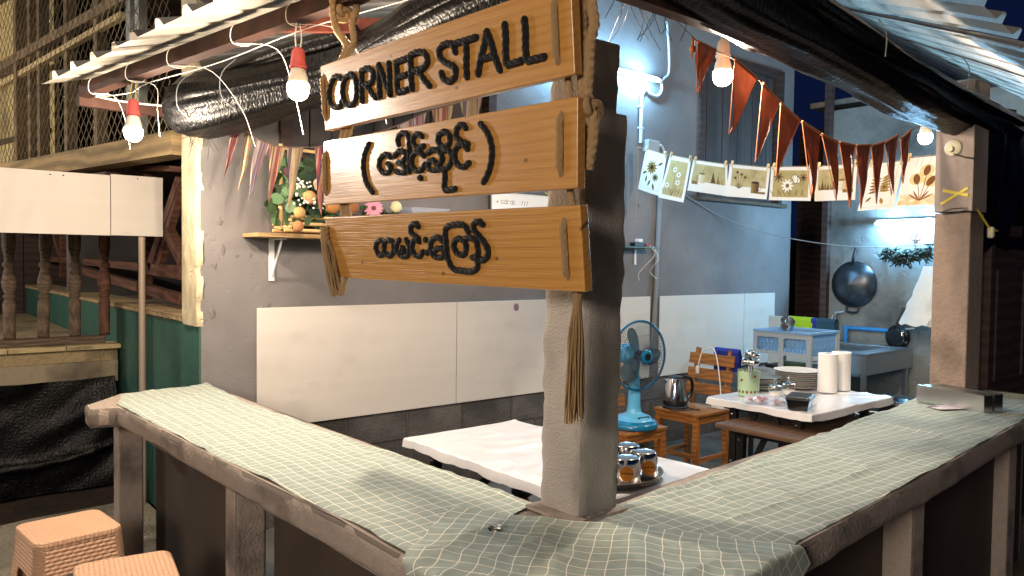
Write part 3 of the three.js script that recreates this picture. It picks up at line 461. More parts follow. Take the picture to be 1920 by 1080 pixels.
  mesh('knot', new THREE.TorusKnotGeometry(.017, .011, 60, 8, 2, 3).translate(...rq(1106, 208).toArray()), mJute, t);
  rope('rope', [bk(b1, .455, .5), bk(b1, .455, -.5), bk(b2, .455, .5), bk(b2, .455, -.5), bk(b3, .455, .5), bk(b3, .46, -.2)], .0075, 60, 75);
  const tassel = (a, b, r0, r1, n, s) => { seed = s; const l = [twist([a.clone().add(V(0, .03, 0)), a, a.clone().lerp(b, .15)], r0 * 1.2)]; for (let i = 0; i < n; i++) { const th = rr(0, 6.28), k = Math.sqrt(rnd()), e = rr(.86, 1.04); const o = V(Math.cos(th), 0, Math.sin(th)); l.push(tube([a.clone().addScaledVector(o, r0 * k), a.clone().lerp(b, .3).addScaledVector(o, (r0 + r1) * .55 * k).add(V(rr(-.003, .003), 0, rr(-.003, .003))), a.clone().lerp(b, .65).addScaledVector(o, r1 * .85 * k).add(V(rr(-.004, .004), 0, rr(-.004, .004))), a.clone().lerp(b, e).addScaledVector(o, r1 * k)], rr(.0012, .0024), 4, 12)); } return merge(l); };
  const ta = P(1082, 572, { x: 1.185 }), tb = P(1075, 788, { x: 1.185 });
  mesh('tassel', tassel(ta, tb, .008, .022, 90, 81), mJute, t); mesh('rope_end', twist([bk(b3, .46, -.45), ta.clone().lerp(bk(b3, .46, -.5), .5), ta], .009), mJute, t);
  const la = bk(b3, -.488, .18, .012), lb = P(632, 552, { p: b3.c.clone().addScaledVector(b3.n, .02), n: b3.n });
  mesh('tassel', tassel(la, lb, .012, .02, 110, 82), mJute, t);
  mesh('rope_loop', twist([lb.clone().add(V(0, .01, 0)), lb.clone().addScaledVector(b3.u, .025).add(V(0, .004, 0)), lb.clone().addScaledVector(b3.u, .04).add(V(0, .04, 0)), bk(b3, -.445, -.5, -.02)], .007), mJute, t);
}
// ---------- buntings ----------
function flagGeo(a, b, tip, s, thick = .05) {          // a pennant hanging from the string between a and b, gently creased
  const n = 10, m = 14, pos = [], uv = [], idx = [], nrm = V().crossVectors(b.clone().sub(a), V(0, -1, 0)).normalize();
  for (let j = 0; j <= m; j++) for (let i = 0; i <= n; i++) {
    const u = i / n, v = j / m, w = Math.max(.02, 1 - v), p = a.clone().lerp(b, u).lerp(tip, v);
    const k = (.008 * Math.sin((u - .5) * 9 * (1 - v * .4) + s) + .007 * n2(u * 3 + s * 7, v * 4, 5)) * Math.min(1, v * 3) * w + .02 * n1(v * 2.2 + s * 3, 6) * v; p.addScaledVector(nrm, k); p.x += .008 * n1(v * 3 + s, 9) * v;
    pos.push(p.x, p.y, p.z); uv.push(.5 + (u - .5) * w, 1 - v);
  }
  for (let j = 0; j < m; j++) for (let i = 0; i < n; i++) { const q = j * (n + 1) + i; idx.push(q, q + 1, q + n + 1, q + 1, q + n + 2, q + n + 1); }
  const g = new THREE.BufferGeometry(); g.setAttribute('position', new THREE.Float32BufferAttribute(pos, 3)); g.setAttribute('uv', new THREE.Float32BufferAttribute(uv, 2)); g.setIndex(idx); g.computeVertexNormals(); return g;
}
{
  const t = thing('brown_bunting', 'string of rust brown satin pennants below the rolled net', 'bunting');
  const tF = tex(256, 256, (u, v) => .7 + .3 * fbm(u, v, 7, 5, 301), true), mF = MP(0x9c4a2e, .5, { map: tF, sheen: .5, sheenRoughness: .4, sheenColor: new THREE.Color(0xd08a60), transmission: .12, thickness: 0 });
  const mHem = M(0xb06a42, .7), pl = { z: -1.6 };
  const F = [[1308, 78, 1342, 95, 1306, 175], [1378, 112, 1420, 148, 1367, 252], [1430, 157, 1462, 192, 1416, 304], [1464, 194, 1500, 226, 1455, 330], [1504, 228, 1537, 250, 1521, 372], [1541, 252, 1571, 267, 1568, 377], [1574, 267, 1603, 273, 1594, 391], [1606, 273, 1632, 272, 1614, 392], [1634, 274, 1657, 267, 1643, 382], [1659, 268, 1683, 254, 1671, 366], [1689, 262, 1708, 244, 1693, 344]];
  const str = [P(1297, 70, pl)];
  F.forEach(([a, b, c, d, e, f], i) => { const A = P(a, b, pl), B = P(c, d, pl), T = P(e, f, pl); str.push(A, B); const m = mesh('flag', flagGeo(A, B, T, i * 1.7), mF, t); mesh('hem', merge([tube([A, A.clone().lerp(T, .5), T], .0022, 4, 14), tube([B, B.clone().lerp(T, .5), T], .0022, 4, 14), rod(A, B, .006, 7)]), mHem, m); });
  str.push(P(1745, 230, pl)); mesh('string', tube(str, .0022, 5, 120), mJute, t);
  const k = P(1299, 92, pl); mesh('end_bead', merge([sph(.012, k.x, k.y, k.z), rod(k.clone().add(V(0, .04, 0)), k, .005), rod(k, k.clone().add(V(-.005, -.03, 0)), .004)]), mHem, t);
}
{
  const t = thing('striped_bunting', 'string of multicoloured woven stripe pennants hung before the wall shelf', 'bunting');
  const pal = ['#d8c9a4', '#7d6c96', '#a8656a', '#c9a283', '#6d7d60', '#e0d8c4', '#97a5b2', '#a57a84', '#5d5872', '#cbb980', '#ddd5c6', '#8a7f9a'];
  const mk = s => canvasTex(128, 128, (g, w, h) => { seed = s; let x = 0; while (x < w) { const k = 2 + rnd() * 9; g.fillStyle = pal[Math.floor(rnd() * pal.length)]; g.fillRect(x, 0, k, h); x += k; } for (let y = 0; y < h; y += 2) { g.fillStyle = 'rgba(40,30,30,' + (.05 + .1 * rnd()) + ')'; g.fillRect(0, y, w, 1); } });
  const mats = [[5, 0xb89090], [9, 0xd0c8a8], [14, 0xb8b0c8], [23, 0xc8b8a8], [31, 0xb8b4b8]].map(([s, c]) => M(c, .9, { map: mk(s), transparent: false }));
  const pl = { z: -3.45 };
  const F = [[434, 241, 452, 245, 420, 335], [458, 247, 478, 257, 447, 360], [480, 260, 506, 270, 463, 378], [506, 272, 536, 276, 500, 384], [538, 276, 570, 276, 541, 398], [590, 276, 640, 268, 601, 405], [655, 262, 700, 250, 672, 380], [745, 235, 800, 210, 775, 330], [810, 206, 850, 196, 830, 310], [862, 190, 905, 180, 882, 290]];
  const str = [P(425, 235, pl)];
  F.forEach(([a, b, c, d, e, f], i) => { const A = P(a, b, pl), B = P(c, d, pl), T = P(e, f, pl); str.push(A, B); mesh('flag', flagGeo(A, B, T, i * 2.3 + 1), mats[i % 5], t); });
  str.push(P(960, 160, pl)); mesh('string', tube(str, .003, 5, 90), M(0x6d5a52, .9), t);
}
// ---------- painted sheets on a string ----------
{
  const S0 = P(1199, 281, { z: WZ + .05 }), S1 = P(1784, 288, { x: 4.02 }), nn = V().crossVectors(S1.clone().sub(S0), V(0, 1, 0)).normalize(), pl = { p: S0, n: nn };
  const sepia = ['#6b4a1e', '#8a6a32', '#a98a4c', '#c2aa70'];
  const leaf = (g, x, y, l, w, a, c) => { g.save(); g.translate(x, y); g.rotate(a); g.fillStyle = c; g.beginPath(); g.moveTo(0, 0); g.quadraticCurveTo(l * .5, -w, l, 0); g.quadraticCurveTo(l * .5, w, 0, 0); g.fill(); g.restore(); };
  const flower = (g, x, y, r, n, c, cc) => { for (let i = 0; i < n; i++) leaf(g, x, y, r, r * .3, i / n * 6.283, c); g.fillStyle = cc; g.beginPath(); g.arc(x, y, r * .28, 0, 7); g.fill(); };
  const wash = (g, x, y, w, h, c) => { g.fillStyle = c; g.fillRect(x, y, w, h); for (let i = 0; i < 40; i++) { g.fillStyle = 'rgba(' + (rnd() > .5 ? '120,95,40' : '225,210,160') + ',.08)'; g.beginPath(); g.arc(x + rnd() * w, y + rnd() * h, 4 + rnd() * w * .12, 0, 7); g.save(); g.clip(); g.fillRect(x, y, w, h); g.restore(); } };
  const stem = (g, x0, y0, x1, y1, c, w = 2) => { g.strokeStyle = c; g.lineWidth = w; g.beginPath(); g.moveTo(x0, y0); g.quadraticCurveTo((x0 + x1) / 2 + 8, (y0 + y1) / 2, x1, y1); g.stroke(); };
  const cup = (g, x, y, w, h, c, dark) => { g.strokeStyle = '#8a6a32'; g.lineWidth = 3; g.beginPath(); g.arc(dark ? x + w : x, y + h * .45, h * .24, 0, 7); g.stroke(); const gr = g.createLinearGradient(x, 0, x + w, 0); gr.addColorStop(0, c); gr.addColorStop(1, dark ? '#4d3212' : '#c9b98e'); g.fillStyle = gr; g.fillRect(x, y, w, h); g.fillStyle = dark ? '#2c1a08' : '#8a6a32'; g.beginPath(); g.ellipse(x + w / 2, y, w / 2, h * .1, 0, 0, 7); g.fill(); g.strokeStyle = 'rgba(240,232,205,.6)'; g.lineWidth = 3; g.beginPath(); g.moveTo(x + w * .4, y - 6); g.bezierCurveTo(x, y - 30, x + w, y - 40, x + w * .5, y - 60); g.stroke(); };
  const fir = (g, x, y, h, c) => { g.fillStyle = c; for (let i = 0; i < 6; i++) { const k = i / 6; g.beginPath(); g.moveTo(x, y - h + h * k * .85); g.lineTo(x - h * .28 * (k + .15), y - h + h * (k * .85 + .24)); g.lineTo(x + h * .28 * (k + .15), y - h + h * (k * .85 + .24)); g.fill(); } };
  const draw = {
    sunflower: (g, w, h) => { g.strokeStyle = '#555'; g.setLineDash([8, 6]); g.strokeRect(w * .1, h * .09, w * .8, h * .82); g.setLineDash([]); flower(g, w * .45, h * .38, w * .25, 12, '#8a6a1e', '#2e1d08'); flower(g, w * .68, h * .6, w * .15, 9, '#7a5c22', '#3a260c'); for (const [x, y, a] of [[.7, .3, -.6], [.3, .6, 1.6], [.5, .68, 1.9], [.62, .75, 1.2], [.28, .5, 2.6]]) leaf(g, w * x, h * y, w * .24, w * .08, a, '#6b5526'); },
    daisies: (g, w, h) => { wash(g, w * .1, h * .09, w * .8, h * .82, '#c3b079'); for (const [x, y] of [[.4, .3], [.6, .4], [.62, .58], [.22, .68]]) { stem(g, w * x, h * y, w * .5, h * .9, '#5c4a22'); flower(g, w * x, h * y, w * .11, 9, '#f5f1e2', '#8a6a32'); } for (let i = 0; i < 12; i++) leaf(g, w * (.15 + .06 * i), h * .9, h * .2, 4, -1.57 + rnd() - .5, '#6f5a2a'); },
    cupfirs: (g, w, h) => { wash(g, w * .06, h * .1, w * .88, h * .56, '#bfae78'); fir(g, w * .62, h * .68, h * .42, '#5e451d'); fir(g, w * .75, h * .68, h * .3, '#86683a'); fir(g, w * .86, h * .68, h * .2, '#a48a58'); cup(g, w * .24, h * .4, w * .16, h * .3, '#efe6c8'); g.fillStyle = '#8a6a3a'; g.fillRect(w * .07, h * .66, w * .16, h * .1); },
    cupflowers: (g, w, h) => { wash(g, w * .08, h * .1, w * .86, h * .56, '#c1b07c'); for (const [x, y] of [[.22, .22], [.42, .36], [.18, .4], [.33, .28]]) { stem(g, w * x, h * y, w * .28, h * .74, '#5c4a22'); flower(g, w * x, h * y, w * .05, 7, '#5a3d1a', '#2e1d08'); } for (let i = 0; i < 6; i++) leaf(g, w * .28, h * .72, w * .14, 5, -2.6 + i * .42, '#6f5a2a'); cup(g, w * .58, h * .5, w * .19, h * .34, '#a98748', true); g.fillStyle = '#8a6a3a'; g.fillRect(w * .74, h * .78, w * .2, h * .07); },
    butterfly: (g, w, h) => { wash(g, w * .07, h * .1, w * .86, h * .8, '#baa66d'); flower(g, w * .2, h * .3, w * .13, 8, '#7c6230', '#3a260c'); flower(g, w * .8, h * .32, w * .11, 8, '#7c6230', '#3a260c'); flower(g, w * .42, h * .56, w * .16, 10, '#f7f3e6', '#7a5c22'); for (let i = 0; i < 9; i++) leaf(g, w * (.12 + .09 * i), h * .9, h * .26, 5, -1.57 + (rnd() - .5) * 1.2, '#6f5a2a'); g.strokeStyle = '#2c2010'; g.lineWidth = 3; g.fillStyle = '#f2ecd8'; for (const [a, r] of [[-.9, .15], [-.1, .12]]) { g.beginPath(); g.ellipse(w * .56 + w * r * .4, h * .36, w * r * .5, w * r * .8, a, 0, 7); g.fill(); g.stroke(); } },
    cupwood: (g, w, h) => { wash(g, w * .07, h * .1, w * .86, h * .56, '#c0af7b'); for (let i = 0; i < 6; i++) fir(g, w * (.12 + .07 * i), h * .7, h * (.2 + .12 * ((i * 3) % 4) / 3), i % 2 ? '#5e451d' : '#86683a'); cup(g, w * .58, h * .42, w * .18, h * .3, '#f1e9d2'); g.fillStyle = '#8a6a3a'; g.fillRect(w * .7, h * .68, w * .24, h * .1); },
    leaves: (g, w, h) => { g.strokeStyle = '#444'; g.setLineDash([10, 5]); g.strokeRect(w * .1, h * .07, w * .78, h * .86); g.setLineDash([]); for (let i = 0; i < 6; i++) { leaf(g, w * .5, h * (.35 + .05 * i), w * .3, w * .07, -.5 + .1 * i, '#9a7434'); leaf(g, w * .5, h * (.35 + .05 * i), w * .32, w * .07, 3.5 - .1 * i, '#8a6630'); } flower(g, w * .62, h * .52, w * .15, 11, '#a98443', '#6b4a1e'); leaf(g, w * .6, h * .75, w * .2, w * .09, 1.2, '#a5813c'); leaf(g, w * .32, h * .72, w * .2, w * .07, 2.4, '#8a6630'); },
    tulips: (g, w, h) => { for (let i = 0; i < 90; i++) { g.fillStyle = 'rgba(200,150,60,.12)'; g.beginPath(); g.arc(w * rnd(), h * (.78 + .2 * rnd()), 14, 0, 7); g.fill(); } for (const [x, y, a] of [[.36, .45, -.2], [.56, .28, .1], [.68, .5, .4]]) { g.fillStyle = 'rgba(214,176,86,.55)'; g.beginPath(); g.arc(w * x, h * y, w * .17, 0, 7); g.fill(); } for (const [x, y, a] of [[.36, .45, -.2], [.56, .28, .1], [.68, .5, .4]]) { stem(g, w * x, h * y, w * .5, h * .9, '#7a4f1e', 3); g.fillStyle = '#7c4a1c'; g.save(); g.translate(w * x, h * y); g.rotate(a); g.beginPath(); g.ellipse(0, 0, w * .07, h * .1, 0, 0, 7); g.fill(); g.strokeStyle = '#3c1f08'; g.lineWidth = 2; g.stroke(); g.restore(); } for (const a of [-2.5, -2.1, -1.0, -.6]) leaf(g, w * .5, h * .9, w * .34, w * .04, a, '#8a4f22'); g.strokeStyle = '#8d7a58'; g.lineWidth = 1.5; for (const x of [.3, .42, .6, .78]) { g.beginPath(); g.moveTo(w * x, 0); g.lineTo(w * (x - .03), h * .2); g.stroke(); } },
  };
  const sheets = [['sunflower', [1211, 280, 1250, 291, 1238, 368, 1196, 354], 'painting of a dark sunflower bloom in dashed border', 0], ['daisies', [1256, 291, 1296, 299, 1281, 380, 1238, 370], 'painting of white daisies on a tan ground', 0], ['cupfirs', [1300, 300, 1364, 309, 1361, 368, 1289, 357], 'painting of a pale steaming cup beside fir trees', 1], ['cupflowers', [1368, 308, 1444, 315, 1438, 374, 1362, 368], 'painting of a dark coffee cup beside brown flowers', 1], ['butterfly', [1446, 313, 1524, 313, 1522, 377, 1440, 375], 'painting of a butterfly on white daisies', 1], ['cupwood', [1530, 313, 1608, 307, 1604, 375, 1523, 377], 'painting of a cup before a row of small firs', 1], ['leaves', [1630, 308, 1694, 302, 1678, 391, 1609, 396], 'painting of leaf sprays and a round bloom in dashed border', 0], ['tulips', [1700, 297, 1780, 290, 1765, 384, 1681, 387], 'painting of three brown tulips on white paper', 0]];
  const pegs = [];
  sheets.forEach(([k, c, label, land], i) => {
    seed = 900 + i; const cor = [0, 1, 2, 3].map(j => P(c[2 * j], c[2 * j + 1], pl));
    const tx = canvasTex(land ? 300 : 220, land ? 220 : 300, (g, w, h) => { g.fillStyle = '#f3efe4'; g.fillRect(0, 0, w, h); draw[k](g, w, h); });
    const n = 10, pos = [], uv = [], idx = [];
    for (let b = 0; b <= n; b++) for (let a = 0; a <= n; a++) { const u = a / n, v = b / n, p = cor[0].clone().lerp(cor[1], u).lerp(cor[3].clone().lerp(cor[2], u), v); p.addScaledVector(nn, .012 * Math.sin(u * 3.1 + i) * v + .01 * v * v * Math.sin(i * 2.3)); pos.push(p.x, p.y, p.z); uv.push(u, 1 - v); }
    for (let b = 0; b < n; b++) for (let a = 0; a < n; a++) { const q = b * (n + 1) + a; idx.push(q, q + 1, q + n + 1, q + 1, q + n + 2, q + n + 1); }
    const g = new THREE.BufferGeometry(); g.setAttribute('position', new THREE.Float32BufferAttribute(pos, 3)); g.setAttribute('uv', new THREE.Float32BufferAttribute(uv, 2)); g.setIndex(idx); g.computeVertexNormals();
    single('painted_sheet', 'sepia ' + label + ' pegged on the string', 'painting', g, M(0xffffff, .85, { map: tx }), 'painted sheets on the string');
    pegs.push(cor[0].clone().lerp(cor[1], .06), cor[0].clone().lerp(cor[1], .94));
  });
  const mPeg = M(0xd8bf94, .8);
  pegs.forEach(p => { const t = thing('clothespin', 'small wooden clothespin holding a painted sheet on the string', 'clothespin', p, 'clothespins on the painting string'); const d = S1.clone().sub(S0).normalize(), q = new THREE.Quaternion().setFromUnitVectors(V(1, 0, 0), d); for (const s of [-1, 1]) mesh('jaw', rbox(.01, .042, .005, .0015, 0, .004, s * .0045, 1).applyQuaternion(q), mPeg, t); mesh('spring', cyl(.004, .004, .013, 8).rotateZ(Math.PI / 2).rotateY(0).applyQuaternion(q).translate(0, .004, 0), mSteel, t); });
  const pts = [P(1196, 276, pl)]; for (const p of pegs) pts.push(p.clone().add(V(0, .004, 0))); pts.push(P(1786, 288, pl));
  single('hanging_string', 'thin string carrying the painted sheets from the junction box to the pinkish pillar', 'string', merge([tube(pts, .0016, 5, 120), tube([P(1197, 282, { z: WZ + .07 }), P(1196, 330, { z: WZ + .06 }), P(1192, 400, { z: WZ + .06 }), P(1190, 412, { z: WZ + .06 }), P(1198, 416, { z: WZ + .06 })], .002, 5, 24)]), mJute);
  const a = P(1283, 365, { z: WZ + .02 }), b = P(1760, 455, { x: KX - .12 });
  single('clothes_line', 'grey washing line stretched slack from the grey wall across to the kitchen wall', 'line', tube([a, P(1350, 405, { z: WZ + .03 }), P(1440, 438, { z: -3.55 }), P(1560, 459, { x: 5.9 }), P(1660, 463, { x: 6.2 }), b], .004, 5, 60), mGreyWire);
}
// ---------- things on the back wall ----------
{ // shelf on the left
  const t = thing('wall_shelf', 'plain wooden shelf on white brackets under the flower basket', 'shelf');
  mesh('shelf_board', rbox(1.5, .02, .2, .003, 2.17, 1.512, WZ + .105, 1), M(0xc9a878, .7, { map: rp(tWood, 1, 2) }), t);
  for (const x of [1.568, 2.6]) mesh('bracket', merge([rbox(.03, .22, .008, .003, x, 1.395, WZ + .007, 1), rbox(.028, .008, .16, .002, x, 1.497, WZ + .085, 1), bar(V(x, 1.31, WZ + .012), V(x, 1.49, WZ + .13), .006, .012)]), mWhiteP, t);
}
{ // basket of dried flowers
  const t = thing('flower_basket', 'bamboo basket of dried roses, eucalyptus and baby breath on the wall shelf', 'flower basket', [1.735, 1.523, WZ + .12]); t.scale.set(1.12, 1.1, 1);
  const mB = M(0xd6b47c, .65), rods = []; for (const y of [.015, .045, .075]) for (const z of [-.07, .07]) rods.push(rod(V(-.16, y, z), V(.16, y, z), .008, 7)); for (const x of [-.14, .14]) { for (const y of [.03, .06]) rods.push(rod(V(x, y, -.09), V(x, y, .09), .008, 7)); }
  for (const r of rods) mesh('bamboo_rod', r, mB, t);
  mesh('handle', merge([rod(V(-.15, .02, 0), V(-.15, .4, 0), .01, 8), rod(V(.15, .02, 0), V(.15, .4, 0), .01, 8), rod(V(-.16, .385, 0), V(.16, .375, 0), .008, 8)]), mB, t);
  seed = 44; const lg = [], dk = [];
  for (let i = 0; i < 170; i++) { const a = rr(0, 6.28), h = rr(.03, .33), r = (.20 - .26 * Math.abs(h - .14)) * rr(.5, 1.1), c = new THREE.CircleGeometry(rr(.022, .038), 8); c.scale(1, rr(.7, 1.2), 1); c.rotateX(rr(-1, 1)); c.rotateY(rr(-1.2, 1.2)); c.translate(Math.cos(a) * r * 1.1, h, Math.sin(a) * r * .5 + .03); (i % 3 ? lg : dk).push(c); }
  const lv = mesh('eucalyptus_leaves', merge(lg), M(0x52704c, .7), t); lv.userData.kind = 'stuff'; mesh('dark_leaves', merge(dk), M(0x35492f, .7), t).userData.kind = 'stuff';
  const rose = (x, y, z, r, c) => { const l = []; for (let k = 0; k < 4; k++) for (let i = 0; i < 5; i++) { const q = new THREE.SphereGeometry(r * (.45 + .15 * k), 8, 6, 0, 2.1, .5, 1.3); q.rotateX(Math.PI / 2 - .5); q.rotateZ(i * 1.257 + k * .6); l.push(q); } mesh('rose', merge(l).translate(x, y, z), M(c, .85), t); };
  for (const [x, y, z, r, c] of [[-.07, .13, .13, .035, 0xc99a68], [.03, .1, .15, .042, 0xa9743c], [.13, .1, .14, .04, 0x8e5a34], [-.02, .19, .13, .036, 0xc8a590], [.09, .19, .12, .034, 0x5a3038], [-.12, .06, .14, .03, 0xb3905c], [-.13, .0, .15, .028, 0xa87048], [.07, .25, .1, .032, 0xd8a890], [-.14, .24, .08, .03, 0x4a2a38]]) rose(x, y + .03, z, r, c);
  const bb = []; for (let i = 0; i < 90; i++) { const k = Math.floor(rnd() * 5), c = [[-.11, .22], [-.04, .14], [.06, .17], [.1, .09], [-.12, .15]][k]; bb.push(new THREE.IcosahedronGeometry(.0055, 0).translate(c[0] + rr(-.035, .035), c[1] + rr(-.03, .03), .15 + rr(-.02, .03))); } mesh('baby_breath', merge(bb), M(0xf0ece0, .8), t).userData.kind = 'stuff';
  mesh('pink_card', rbox(.085, .065, .002, .0008, .12, .40, .06, 1).rotateZ(.02), M(0xe8a9a8, .7), t);
}
{ // second arrangement seen between the boards
  const t = thing('fresh_flowers', 'pink daisy and cream rose posy on the shelf between the sign boards', 'flowers', [2.28, 1.523, WZ + .12]);
  const c0 = P(700, 390, { z: WZ + .2 }).sub(t.position), c1 = P(742, 388, { z: WZ + .2 }).sub(t.position), c2 = P(722, 392, { z: WZ + .18 }).sub(t.position);
  const pet = []; for (let i = 0; i < 16; i++) { const q = new THREE.CircleGeometry(.016, 8); q.scale(.45, 1.4, 1); q.translate(0, .03, .003 * (i % 2)); q.rotateZ(i / 16 * 6.283); pet.push(q); }
  mesh('daisy_petals', merge(pet).rotateY(-.4).translate(c0.x, c0.y, c0.z), M(0xe79ab4, .7), t); mesh('daisy_centre', sph(.013, c0.x, c0.y, c0.z + .004, 10), M(0x7a4a52, .8), t);
  const l = []; for (let k = 0; k < 3; k++) for (let i = 0; i < 5; i++) { const q = new THREE.SphereGeometry(.02 + .006 * k, 8, 6, 0, 2.1, .5, 1.3); q.rotateX(1.1); q.rotateZ(i * 1.257 + k * .6); l.push(q); } mesh('rose', merge(l).translate(c1.x, c1.y, c1.z), M(0xe6dcae, .8), t);
  mesh('greenery', merge([0, 1, 2, 3, 4, 5].map(i => { const q = new THREE.CircleGeometry(.03, 8); q.rotateY(i * .9); q.rotateX(i * .5); return q.translate(c2.x - .1 + i * .035, c2.y - .03 + .01 * (i % 2), c2.z - .02); })), M(0x35482c, .8), t);
  mesh('pot', lathe([[0, .0], [.05, 0], [.065, .1], [.06, .1], [.045, .01]], 20).translate((c0.x + c1.x) / 2, 0, c0.z - .02), M(0xcfc6b8, .6), t);
  mesh('stems', merge([rod(V((c0.x + c1.x) / 2, .05, c0.z - .02), c0, .003), rod(V((c0.x + c1.x) / 2, .05, c0.z - .02), c1, .003), rod(V((c0.x + c1.x) / 2, .05, c0.z - .02), c2, .003)]), M(0x44583a, .8), t);
}
{
  const c = P(798, 392, { z: WZ + .1 }); const t = thing('plastic_tray', 'clear plastic lidded tray on the shelf beside the posy', 'tray', [c.x, 1.5225, WZ + .1]);
  mesh('tray_base', rbox(.27, .1, .13, .008, 0, .053, 0), mFilm, t); mesh('lid', rbox(.28, .02, .14, .006, 0, .115, 0), mWhiteP, t); mesh('contents', rbox(.24, .06, .1, .006, 0, .035, 0), M(0xc9d2da, .7), t);
  mesh('stack_under', rbox(.25, .045, .12, .004, 0, .149, 0), mFilm, t);
}
{
  const w0 = P(920, 362, { z: WZ + .012 }), t = thing('whiteboard', 'small whiteboard with handwritten menu lines and a green stripe at its corner', 'whiteboard');
  const W = .62, H = .42, cx = w0.x + W / 2, cy = w0.y - H / 2 + .012;
  const tx = canvasTex(620, 420, (g, w, h) => { g.fillStyle = '#e9ecee'; g.fillRect(0, 0, w, h); g.strokeStyle = '#222'; g.fillStyle = '#222'; g.lineWidth = 3; g.beginPath(); g.moveTo(40, 46); g.lineTo(55, 54); g.lineTo(40, 62); g.fill(); const ring = (x, y, r, a = 0, b = 6.28) => { g.beginPath(); g.arc(x, y, r, a, b); g.stroke(); }; for (let l = 0; l < 4; l++) { const y = 54 + l * 80; for (let i = 0; i < 5; i++) { ring(85 + i * 26, y, 10, .8 * (i % 3), 5.4); if (i % 2) { g.beginPath(); g.moveTo(85 + i * 26 + 10, y - 20); g.lineTo(85 + i * 26 + 10, y + 14); g.stroke(); } } for (let i = 0; i < 3; i++) { g.beginPath(); g.moveTo(250 + i * 22, y + 14); g.lineTo(258 + i * 22, y - 16); g.stroke(); } } });
  mesh('board', box(W, H, .008, cx, cy, WZ + .006), mWhiteP, t); mesh('writing_face', new THREE.PlaneGeometry(W - .02, H - .02).translate(cx, cy, WZ + .0125), M(0xffffff, .35, { map: tx }), t);
  mesh('frame', merge([span(cx - W / 2 - .008, cx - W / 2, cy - H / 2, cy + H / 2, WZ, WZ + .018), span(cx - W / 2, cx + W / 2, cy + H / 2, cy + H / 2 + .008, WZ, WZ + .018)]), M(0x3a4048, .5), t);
  mesh('green_stripe', bar(V(cx + W * .22, cy + H / 2 + .02, WZ + .02), V(cx + W * .4, cy + H / 2 - .02, WZ + .02), .004, .008), M(0xa9c43a, .5), t);
}
{ // conduit, junction box
  const t = thing('wall_conduit', 'grey plastic conduit with junction box running down the grey wall', 'conduit'), z = WZ + .018, q = (x, y) => P(x, y, { z });
  mesh('upper_conduit', tube([q(1250, 40), q(1254, 90), q(1254, 135), q(1246, 146), q(1240, 152)], .009, 8, 30), mPVC, t);
  mesh('bend', tube([q(1240, 152), q(1240, 170), q(1232, 180), q(1220, 176), q(1210, 168), q(1204, 178)], .011, 8, 40), mPVC, t);
  mesh('drop', rod(q(1203, 175), q(1201, 268), .013, 10), mPVC, t);
  const b = q(1213, 274); mesh('junction_box', rbox(.13, .085, .06, .006, b.x + .03, b.y, WZ + .031), M(0x9a9fa3, .5), t);
  mesh('side_bend', tube([q(1222, 271), q(1238, 273), q(1244, 285), q(1241, 300)], .012, 8, 20), mPVC, t);
  mesh('lower_conduit', merge([rod(q(1240, 300), P(1226, 610, { z }), .017, 10), rod(q(1246, 300), P(1221, 640, { z }), .008, 8)]), M(0x7e848a, .5), t);
  for (const y of [200, 240]) { const c = q(1202, y); mesh('clip', rbox(.04, .012, .03, .003, c.x, c.y, WZ + .015, 1), mPVC, t); }
}
{
  const a = P(1160, 463, { z: WZ + .06 }), b = P(1222, 462, { z: WZ + .06 }), t = thing('charger_shelf', 'small glass wall shelf holding chargers with white leads dangling', 'shelf');
  mesh('glass_shelf', rbox(b.x - a.x + .3, .01, .13, .002, (a.x + b.x) / 2 - .15, a.y, WZ + .07, 1), M(0x5a7a74, .2), t);
  mesh('bracket', merge([rbox(.02, .12, .008, .002, b.x - .12, a.y - .066, WZ + .006, 1), rbox(.02, .008, .1, .002, b.x - .12, a.y - .01, WZ + .055, 1)]), mWhiteP, t);
  mesh('lead', merge([tube([V(b.x - .09, a.y + .01, WZ + .12), V(b.x - .06, a.y - .05, WZ + .14), V(b.x - .12, a.y - .18, WZ + .05), V(b.x - .1, a.y - .24, WZ + .03)], .003, 5, 20), tube([V(b.x - .05, a.y + .01, WZ + .12), V(b.x - .02, a.y - .08, WZ + .14), V(b.x + .0, a.y - .17, WZ + .05), V(b.x + .1, a.y - .23, WZ + .03)], .003, 5, 20)]), mWire, t);
  const c = thing('charger_pile', 'black and red charger blocks with white plug lying on the glass shelf', 'charger', [b.x - .13, a.y + .005, WZ + .075]);
  mesh('black_block', rbox(.1, .03, .05, .005, -.05, .0155, 0), mBlack, c); mesh('red_block', rbox(.08, .022, .04, .004, .05, .0115, .015), M(0x8a2a2a, .5), c); mesh('white_plug', rbox(.05, .025, .035, .005, -.03, .044, .0), mWhiteP, c);
}
